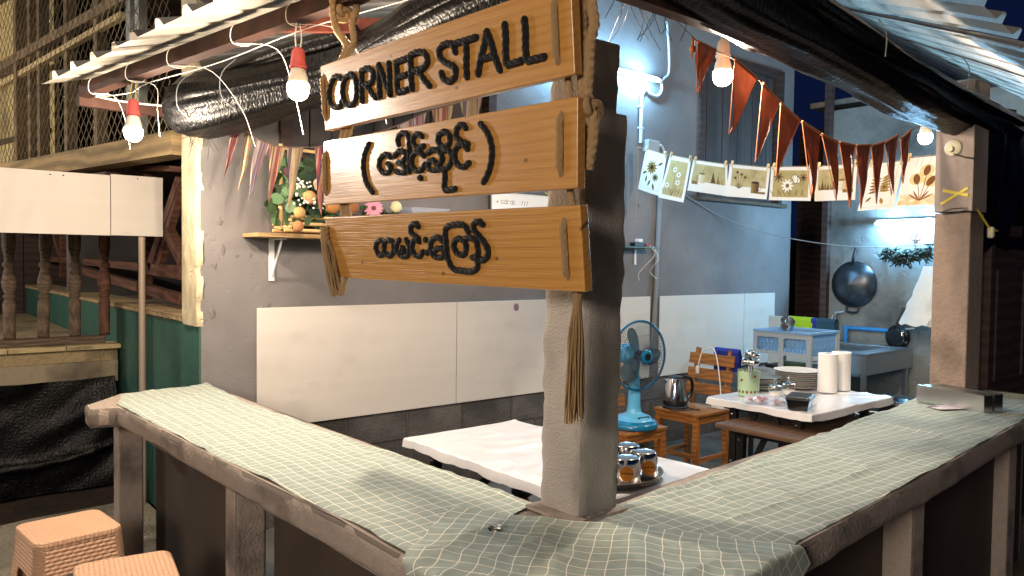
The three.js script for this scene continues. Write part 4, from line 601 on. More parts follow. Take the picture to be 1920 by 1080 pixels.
// ---------- tables ----------
function foldTable(name, label, x0, x1, z0, z1, y, topMat, film) {
  const t = thing(name, label, 'table'); const cx = (x0 + x1) / 2, cz = (z0 + z1) / 2;
  mesh('table_top', rbox(x1 - x0, .025, z1 - z0, .004, cx, y - .0125, cz, 1), topMat, t);
  for (const [x, z] of [[x0 + .07, z0 + .1], [x1 - .07, z0 + .1], [x0 + .07, z1 - .1], [x1 - .07, z1 - .1]]) mesh('leg', rbox(.03, y - .025, .04, .004, x, (y - .025) / 2 + .018, z, 1), mBlack, t);
  for (const s of [x0 + .07, x1 - .07]) mesh('brace', merge([bar(V(s, y - .05, cz - .05), V(s, y - .3, z0 + .1), .012, .025), bar(V(s, y - .05, cz + .05), V(s, y - .3, z1 - .1), .012, .025), span(s - .012, s + .012, y - .05, y - .026, z0 + .05, z1 - .05)]), mBlack, t);
  mesh('bolt', merge([sph(.007, x0 + .053, y - .07, z0 + .1, 8), sph(.007, x0 + .053, y - .07, z1 - .1, 8), sph(.007, x0 + .053, y - .3, z0 + .1, 8)]), mSteel, t);
  if (film) {
    const line = (a, b) => { const l = []; for (const k of [.034, .022, .012, .004]) l.push([a - .004, k]); for (let i = 0; i <= 56; i++) l.push([a + (b - a) * i / 56, 0]); for (const k of [.004, .012, .022, .034]) l.push([b + .004, k]); return l; };
    const lx = line(x0 - .001, x1 + .001), lz = line(z0 - .001, z1 + .001), nx = lx.length - 1, nz = lz.length - 1, pos = [], uv = [], idx = [];
    for (let j = 0; j <= nz; j++) for (let i = 0; i <= nx; i++) {
      let [x, ox] = lx[i], [z, oz] = lz[j]; const ov = Math.max(ox, oz), fl = .006 * n2(x * 11, z * 11, film + 6);
      const w = .0045 * Math.pow(1 - Math.abs(n2(x * 6 + 2 * n2(x * 3, z * 3, film), z * 9, film + 1)), 5) + .0008 * (1 + n2(x * 24, z * 24, film + 2));
      x += (ox ? (x < cx ? -1 : 1) : 0) * (.3 * ov * (.5 + fl * 60)); z += (oz ? (z < cz ? -1 : 1) : 0) * (.3 * ov * (.5 + fl * 60));
      pos.push(x, y + .002 + w - ov * (1 + 20 * fl), z); uv.push(x, z);
    }
    for (let j = 0; j < nz; j++) for (let i = 0; i < nx; i++) { const a = j * (nx + 1) + i; idx.push(a, a + 1, a + nx + 1, a + 1, a + nx + 2, a + nx + 1); }
    const g = new THREE.BufferGeometry(); g.setAttribute('position', new THREE.Float32BufferAttribute(pos, 3)); g.setAttribute('uv', new THREE.Float32BufferAttribute(uv, 2)); g.setIndex(idx); g.computeVertexNormals();
    mesh('plastic_cover', toCreasedNormals(g.toNonIndexed(), .5), mWhiteSheet, t);
  }
  return t;
}
const mLam = M(0x7a5f4e, .55, { map: rp(tWood, .9, 3) });
foldTable('folding_table', 'folding table with white plastic cover carrying the tray of steel cups', 1.52, 2.05, -2.43, -1.46, .74, mWhiteP, 5);
foldTable('folding_table', 'folding table with glossy clear cover carrying plates and paper rolls', 3.18, 3.95, -2.29, -1.75, .74, mWhiteP, 9);
foldTable('folding_table', 'bare brown wood-grain folding table tucked beside the plastic-covered kitchen table', 3.05, 3.75, -2.16, -1.62, .655, mLam, 0);
// ---------- tray, cups, teapot ----------
{
  const cx = 1.74, cz = -1.62, y = .746;
  single('round_tray', 'round steel tray under the upturned steel cups', 'tray', lathe([[0, .006], [.15, .006], [.158, .01], [.168, .02], [.172, .022], [.172, .019], [.16, .004], [.15, 0], [0, 0]], 48).translate(cx, y, cz), metal(0xa9a39d, .3));
  const tag = canvasTex(160, 160, (g, w, h) => { g.fillStyle = '#e8952a'; g.fillRect(0, 0, w, h); g.strokeStyle = '#2a1a08'; g.lineWidth = 7; g.lineCap = 'round'; g.font = 'italic bold 36px sans-serif'; g.fillStyle = '#2a1a08'; g.fillText('homewon', 4, 90); g.lineWidth = 4; g.beginPath(); g.arc(84, 106, 16, .3, 2.8); g.stroke(); });
  const mTag = M(0xffffff, .6, { map: tag }), spots = [[-.02, .10, 'nearest the counter edge by the post'], [.075, .085, 'with its label turned to the counter'], [.10, -.005, 'at the rim of the tray'], [.04, -.065, 'beside the teapot']];
  spots.forEach(([dx, dz, w], i) => {
    const t = thing('steel_cup', 'upturned shiny steel cup with round orange label, ' + w, 'cup', [cx + dx, y + .0062, cz + dz], 'upturned cups on the tray');
    mesh('cup_body', lathe([[.040, 0], [.041, .004], [.0385, .055], [.036, .07], [.033, .0745], [.03, .073], [0, .073]], 36), mSteel, t);
    mesh('handle', tube([[.038, .015, 0], [.062, .018, 0], [.066, .038, 0], [.06, .056, 0], [.037, .058, 0]], .004, 8, 24).rotateY(i === 0 ? .1 : i === 1 ? 2.6 : 1.2), mSteel, t);
    const a0 = Math.atan2(-dz - cz - .2, 0), g = new THREE.CylinderGeometry(.0405, .0412, .044, 24, 1, true, -.52, 1.04); const p = g.attributes.position, uv = g.attributes.uv;
    // a disc wrapped on the cup: outline follows a circle
    const ci = []; const pos = [], uvs = [], idx = []; pos.push(0, .035, .0408); uvs.push(.5, .5); for (let k = 0; k <= 28; k++) { const a = k / 28 * 6.283, s = .021 * Math.cos(a) / .0405, yy = .033 + .022 * Math.sin(a); pos.push(Math.sin(s) * .0412, yy, Math.cos(s) * .0412); uvs.push(.5 + .5 * Math.cos(a), .5 + .5 * Math.sin(a)); if (k) idx.push(0, k, k + 1); }
    const d = new THREE.BufferGeometry(); d.setAttribute('position', new THREE.Float32BufferAttribute(pos, 3)); d.setAttribute('uv', new THREE.Float32BufferAttribute(uvs, 2)); d.setIndex(idx); d.computeVertexNormals();
    mesh('round_label', d.rotateY([-.9, -.55, .35, -.6][i]), mTag, t);
  });
  const t = thing('steel_teapot', 'round steel teapot with black looped handle behind the post', 'teapot', [cx - .07, y + .0062, cz - .02]);
  mesh('pot_body', lathe([[0, 0], [.05, 0], [.068, .015], [.076, .04], [.072, .065], [.055, .085], [.038, .092], [.036, .096], [0, .096]], 40), mSteelB, t);
  mesh('lid', lathe([[.038, .095], [.034, .106], [.02, .115], [.008, .12], [0, .12]], 32), mSteel, t); mesh('lid_knob', sph(.009, 0, .127, 0, 12), mBlack, t);
  mesh('spout', tube([[-.065, .045, 0], [-.095, .06, 0], [-.11, .09, 0]], .011, 10, 16), mSteelB, t);
  mesh('handle', tube([[-.045, .085, 0], [-.035, .15, 0], [.0, .17, 0], [.045, .165, 0], [.062, .14, 0], [.064, .085, 0]], .006, 8, 40), mBlackGloss, t);
}
// ---------- chairs ----------
function chair(label, x, z, turn) {                  // seat 0.35 m square, back on +x side
  const t = thing('wooden_chair', label, 'chair', [x, .018, z]); t.rotation.y = turn; const S = .175, m = mStoolWood;
  for (let i = 0; i < 4; i++) mesh('seat_slat', rbox(.36, .02, .088, .003, 0, .412, -.135 + i * .09, 1), m, t);
  for (const [a, b] of [[-1, -1], [-1, 1], [1, -1], [1, 1]]) mesh('leg', bar(V(a * .155, .4, b * .15), V(a * .165, 0, b * .16), .035, .035, V(1, 0, 0)), m, t);
  mesh('apron', merge([span(-.155, .155, .355, .4, -.165, -.145), span(-.155, .155, .355, .4, .145, .165), span(-.17, -.15, .355, .4, -.132, .132)]), m, t);
  mesh('stretcher', merge([bar(V(-.16, .14, -.135), V(-.16, .14, .135), .018, .03), bar(V(-.14, .12, -.158), V(.14, .12, -.158), .018, .03), bar(V(-.14, .12, .158), V(.14, .12, .158), .018, .03)]), m, t);
  for (const b of [-1, 1]) mesh('back_post', bar(V(.165, .39, b * .13), V(.235, .8, b * .13), .025, .03, V(1, 0, 0)), m, t);
  for (let i = 0; i < 3; i++) { const y = .53 + i * .1, xx = .165 + .07 * (y - .39) / .41 - .02; mesh('back_slat', rbox(.016, .075, .36, .003, 0, 0, 0, 1).rotateZ(-.17).translate(xx, y, 0), m, t); }
  return t;
}
chair('orange-brown wooden slat chair carrying the blue fan', 3.43, -3.06, Math.PI / 2);
chair('orange-brown wooden slat chair carrying the kettle and white adapter', 4.21, -3.16, 0);
{ // pedestal fan
  const t = thing('table_fan', 'blue table fan with round wire guard standing on a wooden chair', 'fan', [3.43, .441, -2.99]); t.rotation.y = -.12; t.scale.setScalar(.94);
  const mT = MP(0x0c6f9c, .25, { clearcoat: .6 }), mL = MP(0x5aaedb, .3, { clearcoat: .4 }), mW = M(0x1c3040, .4);
  mesh('base', lathe([[0, 0], [.15, 0], [.158, .012], [.156, .03], [.14, .048], [.09, .056], [0, .058]], 40).scale(.95, 1, .95), mT, t);
  mesh('base_cover', lathe([[.115, .05], [.10, .072], [.06, .085], [.045, .1], [.04, .13], [.033, .3], [.032, .36], [0, .362]], 32), mL, t);
  mesh('buttons', merge([-2, -1, 0, 1, 2].map(i => rbox(.012, .012, .016, .003, i * .019, .073, .088))), M(0x123848, .4), t);
  const h = new THREE.Group(); const H = (n, g, m) => mesh(n, g.translate(0, .45, 0), m, t);
  H('motor_housing', lathe([[0, -.1], [.045, -.098], [.062, -.07], [.066, -.02], [.06, .02], [0, .03]], 32).rotateX(Math.PI / 2).translate(0, 0, -.03), mL);
  const R = .21, wires = []; const ring = (r, z, w) => wires.push(new THREE.TorusGeometry(r, w, 5, 56).translate(0, 0, z));
  for (let i = 0; i < 72; i++) { const a = i / 72 * 6.283, c = Math.cos(a), s = Math.sin(a), c2 = Math.cos(a + .35), s2 = Math.sin(a + .35); wires.push(tube([[c * .045, s * .045, .105], [Math.cos(a + .2) * .13, Math.sin(a + .2) * .13, .098], [c2 * .195, s2 * .195, .065], [c2 * R, s2 * R, .045]], .0016, 3, 9)); }
  ring(.13, .098, .0013); ring(.18, .078, .0013);
  H('front_guard', merge(wires), mW); const back = []; for (let i = 0; i < 60; i++) { const a = i / 60 * 6.283; back.push(tube([[Math.cos(a) * .05, Math.sin(a) * .05, -.02], [Math.cos(a) * .19, Math.sin(a) * .19, 0], [Math.cos(a) * R, Math.sin(a) * R, .035]], .0011, 3, 6)); }
  H('rear_guard', merge(back), mW); H('guard_rim', new THREE.TorusGeometry(R + .003, .0075, 8, 64).translate(0, 0, .04), mT);
  for (let k = 0; k < 3; k++) { const s = new THREE.Shape(); s.moveTo(.02, -.02); s.bezierCurveTo(.08, -.09, .17, -.09, .185, -.02); s.bezierCurveTo(.19, .04, .12, .06, .03, .025); H('blade', new THREE.ExtrudeGeometry(s, { depth: .002, bevelEnabled: false, curveSegments: 10 }).rotateX(.35).rotateZ(k * 2.094).translate(0, 0, .035), MP(0x9fb4bc, .2, { transmission: .8, thickness: 0 })); }
  H('blade_hub', cyl(.03, .035, .035, 20).rotateX(Math.PI / 2).translate(0, 0, .045), mBlack); H('badge', lathe([[0, .012], [.03, .01], [.044, .004], [.046, 0], [0, 0]], 28).rotateX(Math.PI / 2).translate(0, 0, .104), mT); H('badge_disc', cyl(.022, .022, .003, 20).rotateX(Math.PI / 2).translate(0, 0, .1175), mBlack);
}
{
  const t = thing('electric_kettle', 'shiny steel electric kettle with black handle on the wooden chair', 'kettle', [4.13, .441, -3.24]); t.rotation.y = -.75;
  mesh('base_plate', lathe([[0, 0], [.085, 0], [.088, .008], [.08, .022], [0, .022]], 32), mBlack, t); mesh('kettle_body', lathe([[.074, .024], [.08, .035], [.078, .08], [.066, .15], [.058, .185], [.055, .195]], 40), mSteel, t);
  mesh('black_band', lathe([[.081, .022], [.082, .05], [.0775, .052]], 32), mBlack, t); mesh('lid', lathe([[.057, .195], [.05, .207], [0, .212]], 28), mBlack, t);
  mesh('handle', tube([[.04, .205, 0], [.09, .2, 0], [.11, .16, 0], [.105, .1, 0], [.08, .06, 0]], .011, 10, 30), mBlackGloss, t); mesh('spout', new THREE.ConeGeometry(.025, .05, 12).rotateZ(1.1).translate(-.062, .175, 0), mSteel, t);
  mesh('lead', tube([[.07, .01, .05], [.13, -.0, .08], [.12, .02, .17], [0, .004, .14], [-.06, .004, .12]], .0035, 6, 30), mBlack, t);
}
{
  const p = P(1343, 770, { y: .441 }); const t = thing('power_adapter', 'white box adapter with its lead looped over the chair back', 'adapter', [4.33, .441, -3.03]);
  mesh('box', rbox(.05, .045, .1, .005, 0, .0235, 0), mWhiteP, t); mesh('lead', tube([[0, .045, 0], [.02, .12, -.01], [.05, .3, -.06], [.06, .385, -.1], [.04, .39, -.12], [.03, .36, -.17], [.02, .25, -.2]], .004, 6, 40), mWire, t); mesh('plug', rbox(.02, .05, .02, .005, .02, .235, -.2), mWhiteP, t);
}
{
  const g = new THREE.PlaneGeometry(.2, .34, 14, 20), p = g.attributes.position; for (let i = 0; i < p.count; i++) { const u = p.getX(i), v = p.getY(i); const s = v > 0 ? v : -v; p.setXYZ(i, (v > 0 ? -.012 : .014) + .006 * n2(u * 20, v * 20, 4), -s * .9, u + .01 * n1(v * 12, 7)); }
  g.computeVertexNormals(); single('blue_cloth', 'royal blue cloth folded over the back of the kettle chair', 'cloth', g.translate(4.45, .832, -3.06), M(0x1f2f8a, .9, { bumpMap: rp(tWeaveB, 8), bumpScale: .002 }));
}
// ---------- on the kitchen table ----------
const TY = .746, onT = (px, py) => P(px, py, { y: TY });
{
  const c = onT(1400, 744); const t = thing('utensil_tin', 'pale green printed tin holding steel ladles and spoons', 'tin', [c.x + .06, TY, c.z - .03]); t.rotation.y = .25;
  const tx = canvasTex(256, 128, (g, w, h) => { g.fillStyle = '#a9c6a0'; g.fillRect(0, 0, w, h); const cols = ['#2c4a2c', '#8a2a26', '#5a3a20', '#b33a30', '#333']; for (let i = 0; i < 16; i++) { g.fillStyle = cols[i % 5]; g.beginPath(); g.ellipse(10 + i * 16, 106, 4, 8, 0, 0, 7); g.fill(); } for (let i = 0; i < 5; i++) { g.fillStyle = cols[(i * 2) % 5]; g.beginPath(); g.arc(24 + i * 52, 26 + 20 * (i % 2), 6, 0, 7); g.fill(); } g.strokeStyle = '#445'; for (let i = 0; i < 4; i++) { g.beginPath(); g.arc(40 + i * 60, 60, 8, 3.2, 6.2); g.arc(54 + i * 60, 60, 8, 3.2, 6.2); g.stroke(); } });
  mesh('tin_body', new THREE.CylinderGeometry(.062, .06, .125, 32, 1, true).scale(1, 1, .85).translate(0, .0625, 0), M(0xffffff, .45, { map: tx }), t); mesh('rim', new THREE.TorusGeometry(.062, .002, 6, 36).rotateX(Math.PI / 2).scale(1, 1, .85).translate(0, .125, 0), mSteel, t); mesh('tin_floor', cyl(.06, .06, .003, 24, 0, .002, 0).scale(1, 1, .85), mSteel, t);
  [[-.03, .02, .3, .185], [-.005, -.02, .1, .165], [.012, .015, -.12, .19], [.03, -.01, -.34, .18], [.01, .0, -.2, .2]].forEach(([x, z, a, h], i) => {
    const k = thing('steel_ladle', ['wide-bowled steel ladle leaning out of the green tin', 'small steel spoon in the middle of the green tin', 'steel ladle with bright bowl standing in the green tin', 'steel ladle leaning outwards towards the plates in the green tin', 'tall steel serving spoon at the centre of the green tin'][i], 'ladle', [c.x + .06 + x, TY + .006, c.z - .03 + z]); k.rotation.set(a * .75, 0, a * .75);
    mesh('shaft', rod(V(0, 0, 0), V(0, h - .03, 0), .004, 8), mSteel, k); const b = new THREE.SphereGeometry(.031, 20, 12, 0, 6.283, 0, 1.75).scale(.95, 1.2, .6).rotateX(1.57).translate(0, h, .004); mesh('bowl', b, mSteel, k);
  });
}
function plates(label, c, n, r, cols, group) {
  for (let i = 0; i < n; i++) { const m = single('plate', label(i), 'plate', lathe([[0, .004], [r * .62, .004], [r * .95, .016], [r, .018], [r, .0155], [r * .64, 0], [0, 0]], 40).translate(c.x + .003 * n1(i * 3.1, 4), c.y + i * .0098, c.z + .003 * n1(i * 2.3, 8)), M(cols[i % cols.length], .35), group); }
}
const pp = onT(1497, 732), pg = onT(1470, 742);
plates(i => i === 8 ? 'pink stoneware plate on top of the tall stack beside the paper rolls' : 'round plate in the tall stack beside the paper rolls', V(pp.x + .09, TY, pp.z - .06), 9, .12, [0xc7b7b4, 0xb9c0b8, 0xc9c4bc], 'tall plate stack');
plates(i => i === 5 ? 'dark grey plate on top of the low stack behind the green tin' : 'round plate in the low stack behind the green tin', V(pg.x + .1, TY, pg.z - .2), 6, .105, [0x9aa09c, 0xa9a49a, 0x6c7472], 'low plate stack');
for (const [px, py, w] of [[1453, 746, 'nearer the red wrappers'], [1478, 742, 'nearer the plate stack']]) {
  const c = onT(px, py), t = thing('glass_jar', 'small glass jar with steel knobbed lid, ' + w, 'jar', [c.x, TY, c.z], 'glass jars on the kitchen table');
  mesh('jar_body', lathe([[0, .002], [.03, .002], [.034, .012], [.034, .045], [.03, .056], [.028, .056], [.031, .043], [.031, .014], [.028, .006], [0, .006]], 28), mGlass, t); mesh('lid', lathe([[.032, .056], [.03, .064], [.01, .068], [.005, .074], [0, .075]], 24), mSteel, t); mesh('knob', merge([sph(.008, 0, .082, 0, 10), sph(.006, .006, .091, 0, 8), sph(.006, -.006, .091, 0, 8)]), mSteel, t); mesh('contents', cyl(.028, .028, .02, 18, 0, .02, 0), M(0xe6e2da, .8), t);
}
for (const [px, py, w] of [[1551, 735, 'with its loose end turned to the plates'], [1576, 731, 'standing nearer the sink']]) {
  const c = onT(px, py), t = thing('paper_roll', 'white paper towel roll ' + w, 'paper roll', [c.x, TY, c.z], 'paper rolls on the kitchen table');
  mesh('paper', lathe([[.018, 0], [.047, 0], [.048, .004], [.048, .196], [.047, .2], [.018, .2]], 36), M(0xf0eee9, .9, { bumpMap: rp(tPlasterB, 8), bumpScale: .002 }), t); mesh('core', new THREE.CylinderGeometry(.018, .018, .199, 20, 1, true).translate(0, .1, 0), M(0xa98c68, .9), t); mesh('loose_end', new THREE.CylinderGeometry(.0495, .051, .198, 10, 1, true, 2.6, .8).translate(0, .0995, 0), M(0xf0eee9, .9), t);
}
{
  const c = onT(1500, 766), t = thing('black_container', 'black plastic food container with clear lid at the table edge', 'container', [c.x, TY, c.z]); t.rotation.y = .35;
  const g = new THREE.CylinderGeometry(.075, .062, .048, 4, 1).rotateY(Math.PI / 4).scale(1.35, 1, .95).translate(0, .026, 0); mesh('tub', toCreasedNormals(g, .4), mBlackGloss, t); mesh('rim', rbox(.152, .006, .108, .003, 0, .05, 0), mBlack, t); mesh('lid', rbox(.148, .01, .104, .004, 0, .058, 0), MP(0x6a7075, .15, { transmission: .5, thickness: 0 }), t);
}
{
  const c = onT(1420, 754); seed = 321; const blob = (w, d, h, s) => { const g = new THREE.IcosahedronGeometry(1, 3), p = g.attributes.position; for (let i = 0; i < p.count; i++) { const x = p.getX(i), y = p.getY(i), z = p.getZ(i), k = 1 + .35 * n2(x * 3 + s, z * 3 + y * 2, s); p.setXYZ(i, x * w * k, Math.max(0, (y * .6 + .4) * h * k), z * d * k); } g.computeVertexNormals(); return toCreasedNormals(g, .3); };
  const t = thing('snack_bag', 'crumpled clear bag of red wrapped sweets on the kitchen table', 'plastic bag', [c.x, TY, c.z]);
  mesh('clear_bag', blob(.085, .06, .035, 3), mFilm, t); for (let i = 0; i < 9; i++) mesh('red_wrapper', rbox(.03, .014, .02, .005, 0, 0, 0, 1).rotateY(i * 1.3).rotateX(.3 * (i % 3)).translate(rr(-.055, .055), .012 + .008 * (i % 2), rr(-.035, .035)), M([0xa02430, 0xc0404a, 0xe8d8d0][i % 3], .4), t);
  const d = onT(1460, 758), u = thing('snack_bag', 'crumpled clear bag of dark red packets beside the black container', 'plastic bag', [d.x, TY, d.z]);
  mesh('clear_bag', blob(.06, .045, .03, 8), mFilm, u); for (let i = 0; i < 6; i++) mesh('red_wrapper', rbox(.028, .012, .018, .004, 0, 0, 0, 1).rotateY(i * 1.7).translate(rr(-.035, .035), .011, rr(-.025, .025)), M([0x7a1824, 0xb03040, 0x2a1a20][i % 3], .4), u);
}
// ---------- kitchen corner ----------
{
  const w = thing('kitchen_wall', 'greenish grey kitchen wall carrying wok, pan and blue pipes', 'wall');
  mesh('plaster', span(KX, KX + .15, 0, 2.75, -3.44, -1.605), M(0x83898a, .85, { map: rp(tStain, .7), bumpMap: rp(tPlasterB, 1), bumpScale: .005 }), w);
  mesh('wood_post', rbox(.07, 3, .06, .006, KX - .02, 1.5, -3.47, 1), mDarkTimber, w);
}
{
  const c = V(KX - .02, 1.241, -3.21), t = thing('hanging_wok', 'large dark iron wok hung by its handle on the kitchen wall', 'wok', c);
  mesh('pan', lathe([[0, .095], [.05, .092], [.1, .075], [.15, .046], [.188, .01], [.198, 0], [.197, .004], [.186, .016], [.148, .054], [.098, .083], [0, .102]], 56).rotateZ(Math.PI / 2), M(0x5a6066, .36, { metalness: .9, map: rp(tMottle, 3) }), t);
  mesh('handle', merge([tube([[-.02, .18, 0], [-.035, .22, .005], [-.02, .27, .012], [-.01, .31, .018]], .013, 8, 20)]), mBlack, t); mesh('helper_handle', tube([[-.01, -.185, -.05], [-.015, -.235, -.045], [-.015, -.235, .04], [-.01, -.185, .05]], .009, 8, 30), mDarkIron, t); mesh('hook', tube([[.01, .33, .02], [-.02, .33, .02], [-.02, .31, .02]], .004, 6, 12), mSteel, t);
}
{
  const c = P(1683, 632, { x: KX - .03 }), t = thing('frying_pan', 'small black frying pan hung over the tap on the kitchen wall', 'pan', c);
  mesh('pan', lathe([[0, .03], [.075, .03], [.098, .006], [.1, 0], [.096, .004], [.072, .036], [.06, .038], [0, .036]], 40).rotateZ(Math.PI / 2), mBlackGloss, t); mesh('handle', tube([[-.015, .09, .0], [-.03, .13, .015], [-.02, .19, .035], [-.01, .245, .045]], .012, 8, 20), M(0x2a1a14, .4), t);
}
{
  const t = thing('water_pipe', 'blue plastic water pipe with two taps on the kitchen wall', 'pipe'), x = KX - .03;
  mesh('riser', rod(V(x, .3, -3.355), V(x, .93, -3.355), .019, 12), mBluePipe, t); mesh('branch', merge([rod(V(x, .3, -3.262), V(x, .868, -3.262), .019, 12), rod(V(x, .868, -3.275), V(x, .866, -2.8), .016, 12), cyl(.024, .024, .05, 14, x, .86, -3.262)]), mBluePipe, t);
  for (const [y, z] of [[.965, -3.355], [.865, -2.765]]) mesh('tap', merge([rod(V(x, y - .03, z), V(x, y + .02, z), .013, 10), rod(V(x, y, z), V(x - .06, y - .005, z), .01, 10), rod(V(x - .06, y, z), V(x - .065, y - .03, z), .009, 10), bar(V(x, y + .025, z - .01), V(x - .02, y + .04, z + .08), .008, .012)]), mSteel, t);
}
{
  const c = P(1706, 470, { x: KX - .03 }); seed = 77; const t = thing('dried_herb_bundle', 'dark curled bundle of dried herbs on the kitchen wall', 'herb bundle', c); const l = [];
  for (let i = 0; i < 320; i++) { const u = rnd(), a = 3.5 + u * 2.6, z = (u - .5) * .36, y = -.05 * Math.sin(u * 3.14) + rr(-.06, .035) - (u < .5 ? .0 : -.02); const b = V(-.02 + rr(-.03, .01), y, z), e = b.clone().add(V(rr(-.04, .02), rr(-.05, .02), rr(-.07, .07))); l.push(tube([b, b.clone().lerp(e, .5).add(V(rr(-.01, .01), rr(-.01, .01), 0)), e], rr(.003, .007), 4, 5)); }
  mesh('stalks', merge(l), M(0x2c3328, .9), t).userData.kind = 'stuff';
  const s = thing('scissors', 'pair of scissors with white and red handles hung on the washing line', 'scissors', P(1717, 447, { x: KX - .08 }));
  mesh('left_handle', new THREE.TorusGeometry(.02, .005, 8, 24).rotateY(Math.PI / 2).scale(1, 1.25, 1).translate(0, .01, -.021), mWhiteP, s); mesh('right_handle', new THREE.TorusGeometry(.02, .005, 8, 24).rotateY(Math.PI / 2).scale(1, 1.25, 1).translate(0, .01, .021), M(0xc04a50, .4), s); mesh('blades', merge([bar(V(0, -.015, -.008), V(0, -.1, .006), .003, .014, V(0, 0, 1)), bar(V(.004, -.015, .008), V(.004, -.1, -.004), .003, .014, V(0, 0, 1))]), mSteel, s);
}
{
  const c = P(1733, 555, { x: KX - .25 }), g = new THREE.CylinderGeometry(.055, .12, .46, 22, 26, true), p = g.attributes.position; for (let i = 0; i < p.count; i++) { const x = p.getX(i), y = p.getY(i), z = p.getZ(i), v = .5 - y / .46, a = Math.atan2(z, x), k = 1 + .22 * Math.pow(1 - Math.abs(n2(a * 2 + 3, y * 9, 6)), 3) * v - .12 * n2(a * 4, y * 14, 8); p.setXYZ(i, x * k * .45, y + .02 * n1(a * 3, 4) * v, z * k - .09 * (v - .5)); } g.computeVertexNormals();
  single('white_bag', 'crumpled white plastic bag hanging beside the pinkish pillar', 'bag', toCreasedNormals(g, .35).translate(c.x, c.y, c.z), MP(0xeceae4, .45, { transmission: .15, thickness: 0 }));
}
{ // sink
  const t = thing('sink_stand', 'stainless steel sink on a leg stand below the blue pipes', 'sink');
  const x0 = 5.66, x1 = 6.42, z0 = -3.36, z1 = -2.69, y = .75;
  const s = new THREE.Shape([[x0, -z1], [x1, -z1], [x1, -z0], [x0, -z0]].map(a => new THREE.Vector2(...a))); s.holes.push(new THREE.Path([[x0 + .12, -z1 + .12], [x0 + .12, -z0 - .12], [x1 - .1, -z0 - .12], [x1 - .1, -z1 + .12]].map(a => new THREE.Vector2(...a))));
  mesh('deck', new THREE.ExtrudeGeometry(s, { depth: .01, bevelEnabled: true, bevelSize: .004, bevelThickness: .004, bevelSegments: 2 }).rotateX(-Math.PI / 2).translate(0, y - .014, 0), mSteelB, t);
  mesh('basin', merge([span(x0 + .11, x1 - .09, y - .2, y - .195, z0 + .11, z1 - .11), span(x0 + .11, x0 + .118, y - .2, y - .016, z0 + .11, z1 - .11), span(x1 - .098, x1 - .09, y - .2, y - .016, z0 + .11, z1 - .11), span(x0 + .12, x1 - .1, y - .2, y - .016, z0 + .11, z0 + .118), span(x0 + .12, x1 - .1, y - .2, y - .016, z1 - .118, z1 - .11)]), mSteelB, t);
  mesh('apron', merge([span(x0, x0 + .006, y - .16, y - .02, z0, z1), span(x0 + .008, x1, y - .16, y - .02, z1 - .006, z1)]), mSteelB, t);
  for (const [x, z] of [[x0 + .03, z1 - .035], [x1 - .03, z1 - .035], [x0 + .03, z0 + .03], [x1 - .03, z0 + .03]]) mesh('leg', rbox(.035, y - .17, .035, .004, x, (y - .17) / 2 + .018, z, 1), mSteelB, t);
}
